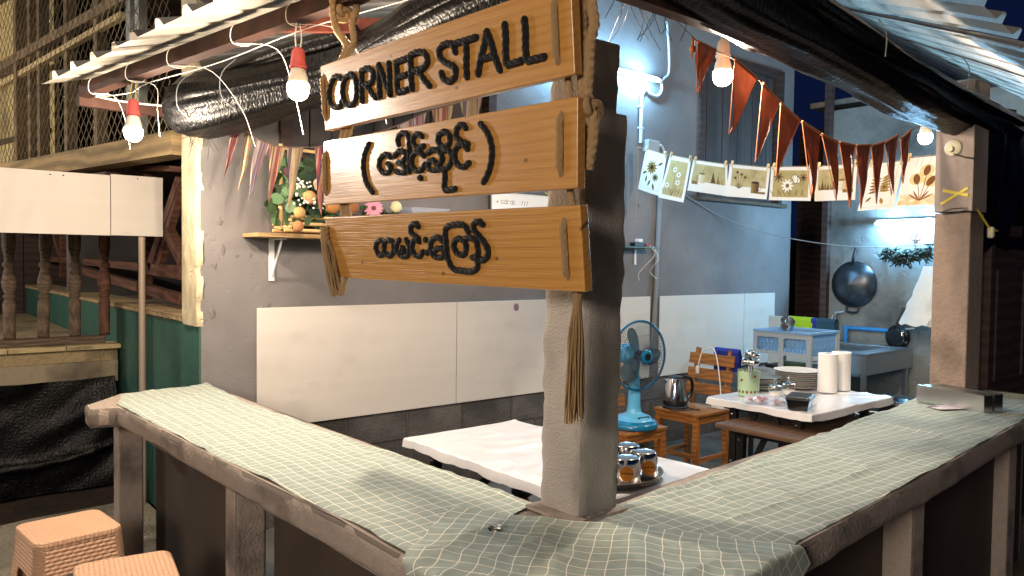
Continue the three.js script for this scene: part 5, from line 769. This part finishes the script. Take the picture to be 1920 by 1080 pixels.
{ // dish rack drawers on a low stand
  const X = 4.62, Z = -2.66, st = thing('rack_stand', 'low dark stand under the plastic dish rack', 'stand', [X, .018, Z]);
  mesh('top', rbox(.42, .02, .46, .004, 0, .44, 0, 1), mBlack, st); for (const [a, b] of [[-1, -1], [1, -1], [-1, 1], [1, 1]]) mesh('leg', rbox(.025, .43, .025, .003, a * .18, .215, b * .2, 1), mBlack, st);
  const t = thing('dish_rack', 'grey plastic dish rack with blue basket tray and square openings', 'dish rack', [X, .471, Z]);
  const mG = M(0x9aa6b0, .5), mB = M(0x6f9cc6, .5);
  const tier = (y0, h) => { for (const s of [-1, 1]) { const sh = new THREE.Shape([[-.2, 0], [.2, 0], [.2, h], [-.2, h]].map(a => new THREE.Vector2(...a))); for (const c of [-.095, .095]) for (const [a, b] of [[.02, h * .45], [h * .53, h - .03]]) { const q = new THREE.Path(), r = .014, x0 = c - .078, x1 = c + .078; q.moveTo(x0 + r, a); q.lineTo(x1 - r, a); q.quadraticCurveTo(x1, a, x1, a + r); q.lineTo(x1, b - r); q.quadraticCurveTo(x1, b, x1 - r, b); q.lineTo(x0 + r, b); q.quadraticCurveTo(x0, b, x0, b - r); q.lineTo(x0, a + r); q.quadraticCurveTo(x0, a, x0 + r, a); sh.holes.push(q); }
    mesh('side_frame', new THREE.ExtrudeGeometry(sh, { depth: .012, bevelEnabled: false }).rotateY(Math.PI / 2).translate(s < 0 ? -.18 : .168, y0, 0), mG, t); }
    mesh('shelf', span(-.167, .167, y0 + .004, y0 + .012, -.19, .19), mG, t); for (const [a, b] of [[-1, -1], [1, -1], [-1, 1], [1, 1]]) mesh('corner_post', rbox(.022, h, .022, .004, a * .156, y0 + h / 2 + .001, b * .186, 1), mG, t); };
  tier(0, .24); tier(.245, .25);
  const bk = []; for (const s of [-1, 1]) { for (let i = 0; i < 15; i++) bk.push(span(s * .150 - .003, s * .150 + .003, .37, .492, -.18 + i * .0257 - .006, -.18 + i * .0257 + .006)); for (let i = 0; i < 5; i++) bk.push(span(s * .150 - .002, s * .150 + .002, .37 + i * .028, .378 + i * .028, -.185, .185)); for (let i = 0; i < 13; i++) bk.push(span(-.145 + i * .0242 - .006, -.145 + i * .0242 + .006, .37, .492, s * .185 - .003, s * .185 + .003)); bk.push(span(-.148, .148, .40, .41, s * .185 - .002, s * .185 + .002), span(-.148, .148, .45, .46, s * .185 - .002, s * .185 + .002)); }
  bk.push(span(-.15, .15, .362, .369, -.185, .185)); mesh('blue_basket', merge(bk), mB, t); mesh('basket_rim', merge([span(-.185, -.16, .496, .51, -.2, .2), span(.16, .185, .496, .51, -.2, .2), span(-.159, .159, .496, .51, -.2, -.178), span(-.159, .159, .496, .51, .178, .2)]), mB, t);
  const m = thing('steel_mug', 'shiny steel mug lying on the rim of the dish rack', 'mug', [X - .13, .985, Z + .0]); m.rotation.set(.3, .4, .5); mesh('mug_body', lathe([[0, 0], [.038, 0], [.042, .006], [.044, .08], [.042, .08], [.04, .008], [0, .004]], 28), mSteel, m); mesh('handle', tube([[.043, .065, 0], [.066, .06, 0], [.066, .025, 0], [.042, .018, 0]], .004, 6, 20), mSteel, m);
  const k = thing('steel_rack_tray', 'black and steel trays stacked in the lower tier of the dish rack', 'tray', [X + .02, .73, Z + .02]); mesh('tray', rbox(.28, .02, .34, .006, 0, .012, 0, 1), mBlack, k); mesh('rail', merge([tube([[-.13, .03, .17], [0, .05, .19], [.13, .03, .17]], .003, 6, 16), tube([[-.13, .05, .1], [0, .06, .12], [.13, .05, .1]], .003, 6, 16)]), mSteel, k);
}
{ // towels on a low splash board
  const t = thing('splash_board', 'pale low board between the dish rack and the sink with towels over it', 'board'); mesh('board', rbox(.03, .98, .5, .004, 5.45, .51, -3.12, 1), M(0xaab6b8, .6), t);
  const tw = (label, col, z, w, drop, s) => { const g = new THREE.PlaneGeometry(w, drop * 2, 12, 24), p = g.attributes.position; for (let i = 0; i < p.count; i++) { const u = p.getX(i), v = p.getY(i); const o = Math.min(1, Math.abs(v) / .03); p.setXYZ(i, 5.45 + (v > 0 ? -1 : 1) * .022 * o + .006 * n2(u * 18, v * 12, s) * o - .004 * o * (v > 0 ? 1 : -1), 1.008 - Math.max(0, Math.abs(v) - .015) - .004 * Math.abs(n1(u * 20, s)), z + u + .008 * n1(v * 15, s + 1)); } g.computeVertexNormals(); single('towel', label, 'towel', g, M(col, .97, { bumpMap: rp(tWeaveB, 6), bumpScale: .004 })); };
  tw('lime green towel draped over the pale splash board', 0xa4d22c, -3.10, .2, .15, 3); tw('royal blue cloth draped beside the lime green towel', 0x2a3aa0, -2.985, .045, .14, 5); tw('dark teal cloth draped at the end of the splash board', 0x23506a, -2.89, .14, .16, 7);
}
{
  const t = thing('black_bin', 'round black plastic bin with lid behind the counter end', 'bin', [5.5, .018, -2.36]); mesh('tub', lathe([[0, 0], [.13, 0], [.155, .42], [.165, .425], [.165, .44], [.15, .44]], 36), mBlack, t); mesh('lid', lathe([[.17, .43], [.172, .455], [.155, .462], [.14, .452], [.06, .452], [.05, .47], [0, .47]], 36), mBlackGloss, t);
  const b = thing('wire_basket', 'white wire basket below the kitchen table by the counter', 'basket', [4.05, .2, -1.9]); mesh('wire_ring', merge([new THREE.TorusGeometry(.07, .004, 6, 30).rotateX(1.57).translate(0, .42, 0), new THREE.TorusGeometry(.06, .004, 6, 30).rotateX(1.57).translate(0, .0, 0), ...[0, 1, 2, 3, 4, 5].map(i => rod(V(.06 * Math.cos(i * 1.047), 0, .06 * Math.sin(i * 1.047)), V(.07 * Math.cos(i * 1.047), .42, .07 * Math.sin(i * 1.047)), .003, 5))]), mWhiteP, b); mesh('foot', merge([0, 1, 2].map(i => rod(V(.055 * Math.cos(i * 2.09), -.182, .055 * Math.sin(i * 2.09)), V(.055 * Math.cos(i * 2.09), 0, .055 * Math.sin(i * 2.09)), .003, 5))), mWhiteP, b);
}
// ---------- on the counter ----------
{
  const y = CY + .009, mDisp = metal(0xcfcfcc, .24);
  [['steel napkin dispenser with open slot, on the counter cloth side nearer the pillar', 0, 0], ['steel napkin dispenser with open slot, on the side nearer the counter front', .02, .085]].forEach(([label, dx, dz], i) => {
    const a = P(1722, 752, { y }), b = P(1845, 775, { y }), c = a.clone().lerp(b, .5), d = b.clone().sub(a), L = i ? .30 : .31, ang = Math.atan2(-d.z, d.x);
    const t = thing('napkin_dispenser', label, 'napkin dispenser', [c.x, y, c.z], 'napkin dispensers on the counter'); t.rotation.y = ang; const off = i ? -.075 : 0; t.position.addScaledVector(V(Math.sin(ang), 0, Math.cos(ang)), off - .02);
    mesh('front_plate', span(-L / 2, L / 2, 0, .072, .026, .028), mDisp, t); mesh('back_plate', span(-L / 2, L / 2, 0, .072, -.028, -.026), mDisp, t); for (const e of [-L / 2 + .001, L / 2 - .001]) mesh('end_plate', span(e - .001, e + .001, 0, .072, -.0255, .0255), mDisp, t); mesh('top_lip', merge([span(-L / 2 + .003, L / 2 - .003, .0725, .0745, .012, .028), span(-L / 2 + .003, L / 2 - .003, .0725, .0745, -.028, -.012)]), mDisp, t); mesh('base', span(-L / 2 + .003, L / 2 - .003, 0, .003, -.0255, .0255), mDisp, t); mesh('napkins', span(-L / 2 + .03, L / 2 - .12, .004, .06, -.02, .02), M(0xe8e4dc, .9), t);
  });
  const c = P(1770, 762, { y: y + .001 }); const g = new THREE.PlaneGeometry(.2, .09).rotateX(-Math.PI / 2); single('printed_card', 'flat printed card lying half under the steel dispensers', 'card', g.rotateY(-.5).translate(c.x, y + .0035, c.z + .03), M(0xd8cfd6, .5, { map: canvasTex(200, 90, (g, w, h) => { g.fillStyle = '#efe9ea'; g.fillRect(0, 0, w, h); g.fillStyle = '#26366a'; g.fillRect(6, 6, 46, 30); g.fillStyle = '#d9b8b4'; g.fillRect(130, 20, 60, 55); }) }));
  const r = P(930, 988, { y: y + .012 }); const q = new THREE.IcosahedronGeometry(.012, 2), p = q.attributes.position; for (let i = 0; i < p.count; i++) { const k = 1 + .5 * n2(p.getX(i) * 200, p.getZ(i) * 200 + p.getY(i) * 150, 3); p.setXYZ(i, p.getX(i) * k * 1.4, p.getY(i) * k * .5, p.getZ(i) * k); } q.computeVertexNormals(); single('foil_scrap', 'small crumpled foil scrap on the corner cloth', 'scrap', toCreasedNormals(q, .2).translate(r.x, r.y - .002, r.z), metal(0xc0c0b8, .25));
}
// ---------- right side beyond the pillar ----------
{ // black net curtain closing the bay to the right of the pillar
  const nu = 40, nv = 24, pos = [], uv = [], idx = []; for (let j = 0; j <= nv; j++) for (let i = 0; i <= nu; i++) { const u = i / nu, v = j / nv; pos.push(4.19 + 1.3 * u, 2.2 - v * (.7 + .03 * n1(u * 11, 5)), -1.43 + .02 * n2(u * 9, v * 2, 3) + .015 * n2(u * 22, v * 5, 4)); uv.push(u, v * .7); }
  for (let j = 0; j < nv; j++) for (let i = 0; i < nu; i++) { const a = j * (nu + 1) + i; idx.push(a, a + 1, a + nu + 1, a + 1, a + nu + 2, a + nu + 1); }
  const g = new THREE.BufferGeometry(); g.setAttribute('position', new THREE.Float32BufferAttribute(pos, 3)); g.setAttribute('uv', new THREE.Float32BufferAttribute(uv, 2)); g.setIndex(idx); g.computeVertexNormals();
  single('net_curtain', 'black shade net hanging in the bay behind the yellow strap and latch', 'netting', g, mNet);
}
{
  const t = thing('house_front_wall', 'olive house wall with brown panelled door running on from the pinkish pillar', 'wall');
  mesh('wall', span(4.192, 6.6, 0, 2.12, -1.60, -1.50), M(0x5c5f42, .9, { map: rp(tMottle, 1), bumpMap: rp(tPlasterB, 1), bumpScale: .003 }), t);
  const d = mesh('door', rbox(.86, 1.5, .04, .006, 4.79, .75, -1.478, 1), mDarkTimber, t); for (const x of [4.33, 5.25]) mesh('door_frame', rbox(.06, 1.56, .07, .006, x, .78, -1.468, 1), mDarkTimber, t); mesh('door_frame', rbox(.98, .06, .07, .006, 4.79, 1.59, -1.468, 1), mDarkTimber, t);
  for (let i = 0; i < 2; i++) for (let j = 0; j < 2; j++) mesh('door_panel', rbox(.3, .58, .02, .008, 4.59 + i * .4, .4 + j * .7, -1.456, 1), mDarkTimber, d);
  const l = P(1858, 436, { z: -1.40 }), u = thing('door_latch', 'cream plastic latch with yellow tab before the olive house wall', 'latch', l); mesh('latch_body', rbox(.03, .055, .03, .01), M(0xd8cfae, .5), u); mesh('yellow_tab', rbox(.08, .01, .006, .003, .05, .012, 0, 1), M(0xd9c136, .5), u);
  const k = P(1785, 277, { x: 3.99 }), v = thing('lamp_holder', 'cream round lamp holder fixed to the top of the pinkish pillar', 'lamp holder', [4.004, k.y, k.z]); mesh('rose', lathe([[0, .02], [.025, .02], [.038, .008], [.04, 0], [0, 0]], 28).rotateZ(Math.PI / 2), M(0xe2d9ba, .45), v); mesh('stub', cyl(.014, .016, .03, 16).rotateZ(Math.PI / 2).translate(-.03, -.008, 0), M(0xe2d9ba, .45), v); mesh('lead', tube([[-.02, -.03, .01], [-.02, -.05, .06], [-.01, -.06, .1], [-.01, -.05, .06]], .003, 5, 20), mBlack, v);
}
{ // behind the gap
  const t = thing('green_metal_fence', 'green corrugated metal fence seen through the gap beside the kitchen wall', 'fence');
  for (let i = 0; i < 5; i++) mesh('fence_sheet', corrugated(V(7.6 + i * .76, 0, -5.4), V(1, 0, 0), V(0, 1, 0), 0, .78, 0, 1.72, .14, .03), M(0x2f6a58, .5, { metalness: .2, map: rp(tStain, .8) }), t);
  const h = thing('dark_shed', 'dark timber shed rising behind the kitchen wall', 'shed'); mesh('wall', span(6.9, 12, 0, 2.75, -4.2, -3.6), mDarkTimber, h); h.children[0].geometry.translate(.35, 0, 0); mesh('roof', bar(V(7.1, 2.95, -3.2), V(12.5, 2.95, -3.2), 1.6, .05), mRoof, h);
}
// ---------- neighbour on the left ----------
{
  const t = thing('green_dado_wall', 'low green painted wall with worn cream coping running back from the cream pillar', 'wall');
  mesh('wall', span(1.222, 1.42, 0, 1.07, -11, WZ - .21), mGreen, t); mesh('coping', rbox(.24, .035, 6.9, .008, 1.33, 1.089, -7.52, 1), M(0xb29c74, .9, { map: rp(tStain, 1), bumpMap: rp(tStucco, 1.5), bumpScale: .008 }), t);
  mesh('pillar_foot', span(1.213, 1.221, 0, 1.072, -4.06, WZ - .0), mGreen, t);
}
{
  const t = thing('raised_deck', 'raised cement deck with cream edge tiles behind the black netting', 'deck');
  mesh('slab', span(-2.2, 1.205, .70, .822, -9, -5.33), M(0xa09070, .9, { map: rp(tStain, .8), bumpMap: rp(tStucco, 1.2), bumpScale: .006 }), t);
  for (let i = 0; i < 11; i++) mesh('edge_tile', rbox(.298, .028, .2, .004, 1.07 - i * .302, .838, -5.40, 1), M([0xc9b88c, 0xbfae84, 0xd0bf96][i % 3], .7, { map: rp(tStain, 2) }), t);
  mesh('fascia', span(-2.2, 1.2, .62, .75, -5.329, -5.30), M(0x9b917c, .85, { map: rp(tStain, 1) }), t);
  mesh('bottom_rail', rbox(3.3, .05, .06, .006, -.5, .877, -5.42, 1), mGreyTimber, t);
  const bal = lathe([[.0, 0], [.032, 0], [.032, .02], [.034, .21], [.03, .225], [.022, .235], [.032, .245], [.032, .26], [.022, .268], [.036, .30], [.04, .34], [.028, .40], [.022, .42], [.034, .435], [.034, .45], [.024, .46], [.026, .5], [.036, .55], [.036, .9], [0, .9]], 20);
  [[12, mGreyTimber], [75, mGreyTimber], [135, mGreyTimber], [190, mTimber]].forEach(([px, m], i) => { const c = P(px + 6, 640, { z: -5.42 }); mesh('baluster', bal.clone().rotateY(i).rotateZ(i === 1 ? -.03 : 0).translate(c.x, .902, -5.42), m, t); });
  for (let i = 1; i < 4; i++) mesh('baluster', bal.clone().translate(.5 - .3 * i, .902, -5.42), mGreyTimber, t);
  mesh('handrail', rbox(3.3, .05, .08, .01, -.5, 1.828, -5.42, 1), mGreyTimber, t);
}
{ // netting hung below the deck
  const nu = 90, nv = 30, pos = [], uv = [], idx = []; for (let j = 0; j <= nv; j++) for (let i = 0; i <= nu; i++) { const u = i / nu, v = j / nv, x = -1.6 + 2.78 * u, y = .665 - .02 * Math.sin(u * 9) - (.66 + .02 * n1(u * 7, 3)) * v, z = -5.27 + .03 * n2(u * 16 + v * 3, v * 4, 7) + .05 * Math.pow(1 - Math.abs(n2(u * 5 + v * 4, v * 2 - u, 8)), 6) + .05 * v; pos.push(x, Math.max(y, -.015), z); uv.push(x, y); }
  for (let j = 0; j < nv; j++) for (let i = 0; i < nu; i++) { const a = j * (nu + 1) + i; idx.push(a, a + 1, a + nu + 1, a + 1, a + nu + 2, a + nu + 1); }
  const g = new THREE.BufferGeometry(); g.setAttribute('position', new THREE.Float32BufferAttribute(pos, 3)); g.setAttribute('uv', new THREE.Float32BufferAttribute(uv, 2)); g.setIndex(idx); g.computeVertexNormals();
  single('black_netting', 'creased black shade netting hung below the raised deck', 'netting', g, mNet);
}
{
  const t = thing('white_signboard', 'blank white board seamed near its end on a slim pole before the deck', 'board'); const z = -4.62;
  mesh('large_panel', span(-1.1, 1.012, 1.513, 1.838, z - .008, z), mSignBack, t); mesh('end_panel', span(1.016, 1.281, 1.515, 1.845, z - .008, z), mSignBack, t); mesh('pole', rod(V(1.178, -.02, z - .03), V(1.178, 1.78, z - .03), .018, 12), M(0x9c8c7c, .6, { metalness: .3 }), t); mesh('pole', rod(V(-.6, -.02, z - .03), V(-.6, 1.78, z - .03), .018, 12), M(0x9c8c7c, .6, { metalness: .3 }), t);
  mesh('rivet', merge([[.73, 1.82], [.79, 1.82], [1.15, 1.83]].map(([x, y]) => sph(.004, x, y, z + .002, 8))), mDarkIron, t);
}
{ // mesh fronted house
  const O = V(1.23, 0, -4.12), D = V(-.186, 0, -.983).normalize(), N = V(-D.z, 0, D.x).multiplyScalar(-1), pl = { p: O, n: N }, along = p => p.clone().sub(O).dot(D);
  const t = thing('mesh_fronted_house', 'upper storey of the neighbouring house fronted by posts and chain-link mesh', 'house'), pt = (s, y, o = 0) => O.clone().addScaledVector(D, s).setY(y).addScaledVector(N, o);
  const sill = 2.035, mPo = M(0x8a8068, .7, { map: rp(tRust, 2), metalness: .2 });
  mesh('sill_beam', bar(pt(-.02, sill - .06), pt(9, sill - .06), .12, .12), M(0xa3906c, .85, { map: rp(tWood, .6, 1) }), t);
  mesh('under_beam', bar(pt(.9, sill - .19, -.05), pt(9, sill - .19, -.05), .08, .1), mDarkTimber, t);
  for (const [px, w] of [[36, .09], [54, .04], [75, .06], [126, .06], [182, .06], [244, .06], [258, .045]]) { const s = along(P(px, 200, pl)); mesh('post', bar(pt(s, sill, -.02), pt(s, 5, -.02), w, .05, D), px > 240 ? M(0x8d9290, .5, { metalness: .5 }) : mPo, t); }
  const ra = P(0, 130, pl), rb = P(230, -2, pl); mesh('rail', bar(ra, rb.clone().add(rb.clone().sub(ra).multiplyScalar(.3)), .05, .06), mPo, t); mesh('rail', bar(ra.clone().add(V(0, -.12, 0)), rb.clone().add(V(0, -.09, 0)), .035, .035), M(0xb09c74, .8), t);
  const ws = []; const cell = .075, s0 = .05, s1 = 7.5, y1 = 4.3, w = .0022; // woven diamond mesh
  const seg = (a, b) => { const d = b.clone().sub(a), u = V(0, 1, 0).cross(d).normalize().multiplyScalar(w), m = N.clone().multiplyScalar(w); return [a, b, u, m]; };
  const pos = [], idx = [];
  for (let s = s0; s < s1; s += cell) for (let y = sill; y < y1; y += cell * 1.15) for (const k of [1, -1]) { const a = pt(s, y + (k < 0 ? cell * 1.15 : 0), .03), b = pt(s + cell, y + (k < 0 ? 0 : cell * 1.15), .03 + .004 * k); const q = seg(a, b), o = pos.length / 3; for (const e of [a, b]) for (const v of [q[2], q[3].clone(), q[2].clone().negate()]) pos.push(e.x + v.x, e.y + v.y, e.z + v.z); for (let i = 0; i < 3; i++) { const j = (i + 1) % 3; idx.push(o + i, o + j, o + 3 + i, o + j, o + 3 + j, o + 3 + i); } }
  const g = new THREE.BufferGeometry(); g.setAttribute('position', new THREE.Float32BufferAttribute(pos, 3)); g.setIndex(idx); g.computeVertexNormals(); const cm = mesh('chain_link_mesh', g, M(0xa39a80, .6, { metalness: .3 }), t); cm.userData.kind = 'stuff';
  mesh('inner_wall', bar(pt(-.2, 3.6, -1.3), pt(9, 3.6, -1.3), .1, 3.2), M(0x55483a, .9, { map: rp(tWood, .5, .8) }), t);
  const lv = along(P(14, 200, pl)); mesh('louvre_panel', bar(pt(lv - .55, 3.4, -.12), pt(lv + 2.2, 3.4, -.12), .03, 2.7), M(0xb9a878, .8, { map: rp(tStain, .8) }), t); for (const y of [2.25, 2.75, 2.83, 3.3]) mesh('louvre', bar(pt(lv - .5, y, -.095), pt(lv + 1.5, y, -.095), .02, .035), mDarkTimber, t);
  mesh('upper_floor', bar(pt(-.3, 1.99, -.75), pt(9, 1.99, -.75), 1.3, .04), mDarkTimber, t);
  mesh('back_wall', span(1.25, 4.6, 1.05, 2.0, -7.2, -7.05), M(0x6e6a66, .9, { map: rp(tMottle, 1) }), t); mesh('room_floor', span(1.44, 4.6, 1.02, 1.072, -7.04, -4.2), M(0x8c8578, .8, { map: rp(tStain, 1) }), t);
}
{ // the back of the deck
  const t = thing('deck_rear_wall', 'dark boarded wall closing the back of the raised deck', 'wall');
  for (let i = 0; i < 41; i++) mesh('board', rbox(.195, 5, .03, .004, 4.1 - i * .2, 2.5, -9.1 + .006 * (i % 2), 1), mDarkTimber, t);
}
{ // timber frames of the open ground floor
  const t = thing('timber_frame', 'dark timber posts, rails and diagonal braces standing above the green wall', 'timber frame'), x = 1.36, q = (px, py) => P(px, py, { x });
  const b = (n, a, c, w = .05, h = .07) => mesh(n, bar(a, c, w, h), mTimber, t);
  b('rail', q(345, 513), q(282, 503)); b('rail', q(345, 562), q(150, 505), .05, .06); b('rail', q(345, 500).add(V(0, -.02, 0)), q(30, 480), .04, .05); b('brace', q(340, 340), q(285, 500)); b('brace', q(312, 425), q(345, 490)); b('post', q(272, 560), q(280, 270), .07, .07); b('post', q(118, 520), q(120, 330), .05, .05); b('brace', q(300, 500), q(342, 340), .04, .05); b('shelf', q(345, 318), q(275, 318), .16, .03); b('post', q(40, 505), q(40, 330), .05, .05); b('brace', q(100, 430), q(118, 490), .04, .05);
  const pa = thing('clay_pot', 'small dark clay pot with white saucer on the neighbour shelf', 'pot', q(313, 312).add(V(0, .0, 0))); mesh('pot_body', lathe([[0, .004], [.03, .004], [.045, .03], [.04, .07], [.03, .085], [.035, .1], [0, .1]], 24), mDarkTimber, pa); mesh('saucer', lathe([[0, 0], [.05, 0], [.056, .008], [0, .005]], 24), mWhiteP, pa);
}
// ---------- plastic stools ----------
{
  const tW = tex(256, 256, (u, v) => { const r = Math.floor(v * 16), f = v * 16 - r, x = u * 8 + (r % 2) * .5, k = x - Math.floor(x); return cl(.15 + .85 * Math.pow(Math.sin(Math.PI * k), .6) * Math.pow(Math.sin(Math.PI * f), .7)); });
  const tT = tex(256, 256, (u, v) => { const a = u * 12, b = v * 12, i = Math.floor(a), j = Math.floor(b), fa = a - i, fb = b - j; const hz = (i + j) % 2; const k = hz ? Math.sin(Math.PI * fb) * (.5 + .5 * Math.sin(Math.PI * fa)) : Math.sin(Math.PI * fa) * (.5 + .5 * Math.sin(Math.PI * fb)); return cl(.2 + .8 * Math.pow(Math.max(0, k), .5)); });
  const col = 0xe9bb98, mSide = M(col, .45, { bumpMap: rp(tW, 4.6, 4.6), bumpScale: .006 }), mTop = M(col, .42, { bumpMap: rp(tT, 6, 6), bumpScale: .005 });
  const stool = (label, corners, h) => {
    const c = corners.reduce((a, p) => a.add(p), V(0, 0, 0)).multiplyScalar(.25), ux = corners[1].clone().sub(corners[0]), yaw = Math.atan2(-ux.z, ux.x);
    const t = thing('plastic_stool', label, 'stool', [c.x, .012, c.z], 'stools at the counter'); t.rotation.y = yaw; const W = .275, D = .275, H = h - .012;
    const wv = (w, d, y, n = 4) => { const q = []; return q; };
    const rs = new THREE.Shape(), a = W / 2 - .008, q = .035; rs.moveTo(-a + q, -a); rs.lineTo(a - q, -a); rs.quadraticCurveTo(a, -a, a, -a + q); rs.lineTo(a, a - q); rs.quadraticCurveTo(a, a, a - q, a); rs.lineTo(-a + q, a); rs.quadraticCurveTo(-a, a, -a, a - q); rs.lineTo(-a, -a + q); rs.quadraticCurveTo(-a, -a, -a + q, -a);
    mesh('seat', boxUV(new THREE.ExtrudeGeometry(rs, { depth: .01, bevelEnabled: true, bevelSize: .009, bevelThickness: .008, bevelSegments: 4, curveSegments: 8 }).rotateX(-Math.PI / 2).translate(0, H - .018, 0)), mTop, t);
    for (let k = 0; k < 4; k++) {
      const w0 = W / 2 - .026, w1 = W / 2 + .006, hh = H - .018, s = new THREE.Shape(); s.moveTo(-w1, 0); s.lineTo(-w1 + .036, 0); s.lineTo(-w0 + .031, hh - .15); s.quadraticCurveTo(-w0 + .034, hh - .105, -w0 + .07, hh - .10); s.lineTo(w0 - .07, hh - .10); s.quadraticCurveTo(w0 - .034, hh - .105, w0 - .031, hh - .15); s.lineTo(w1 - .036, 0); s.lineTo(w1, 0); s.lineTo(w0, hh); s.lineTo(-w0, hh);
      const g = new THREE.ExtrudeGeometry(s, { depth: .005, bevelEnabled: true, bevelSize: .002, bevelThickness: .002, bevelSegments: 2, curveSegments: 8 }); g.rotateX(-Math.atan2(.033, hh)); g.translate(0, 0, W / 2 + .03 - .005); g.rotateY(k * Math.PI / 2); mesh('side', g, mSide, t);
    }
    for (const [a, b] of [[-1, -1], [1, -1], [-1, 1], [1, 1]]) mesh('corner', rod(V(a * (W / 2 + .004), .0, b * (W / 2 + .004)), V(a * (W / 2 - .028), H - .016, b * (W / 2 - .028)), .0275, 18), mSide, t);
  };
  const y = .45;
  stool('peach plastic wicker-look stool standing clear of the counter legs', [P(70, 1022, { y }), P(236, 985, { y }), P(175, 952, { y }), P(26, 985, { y })], y);
  stool('peach plastic wicker-look stool with only its seat showing beside the other stool', [P(150, 1096, { y }), P(345, 1062, { y }), P(300, 1047, { y }), P(140, 1082, { y })].map((p, i) => p), y);
}
renderer.render(scene, camera);
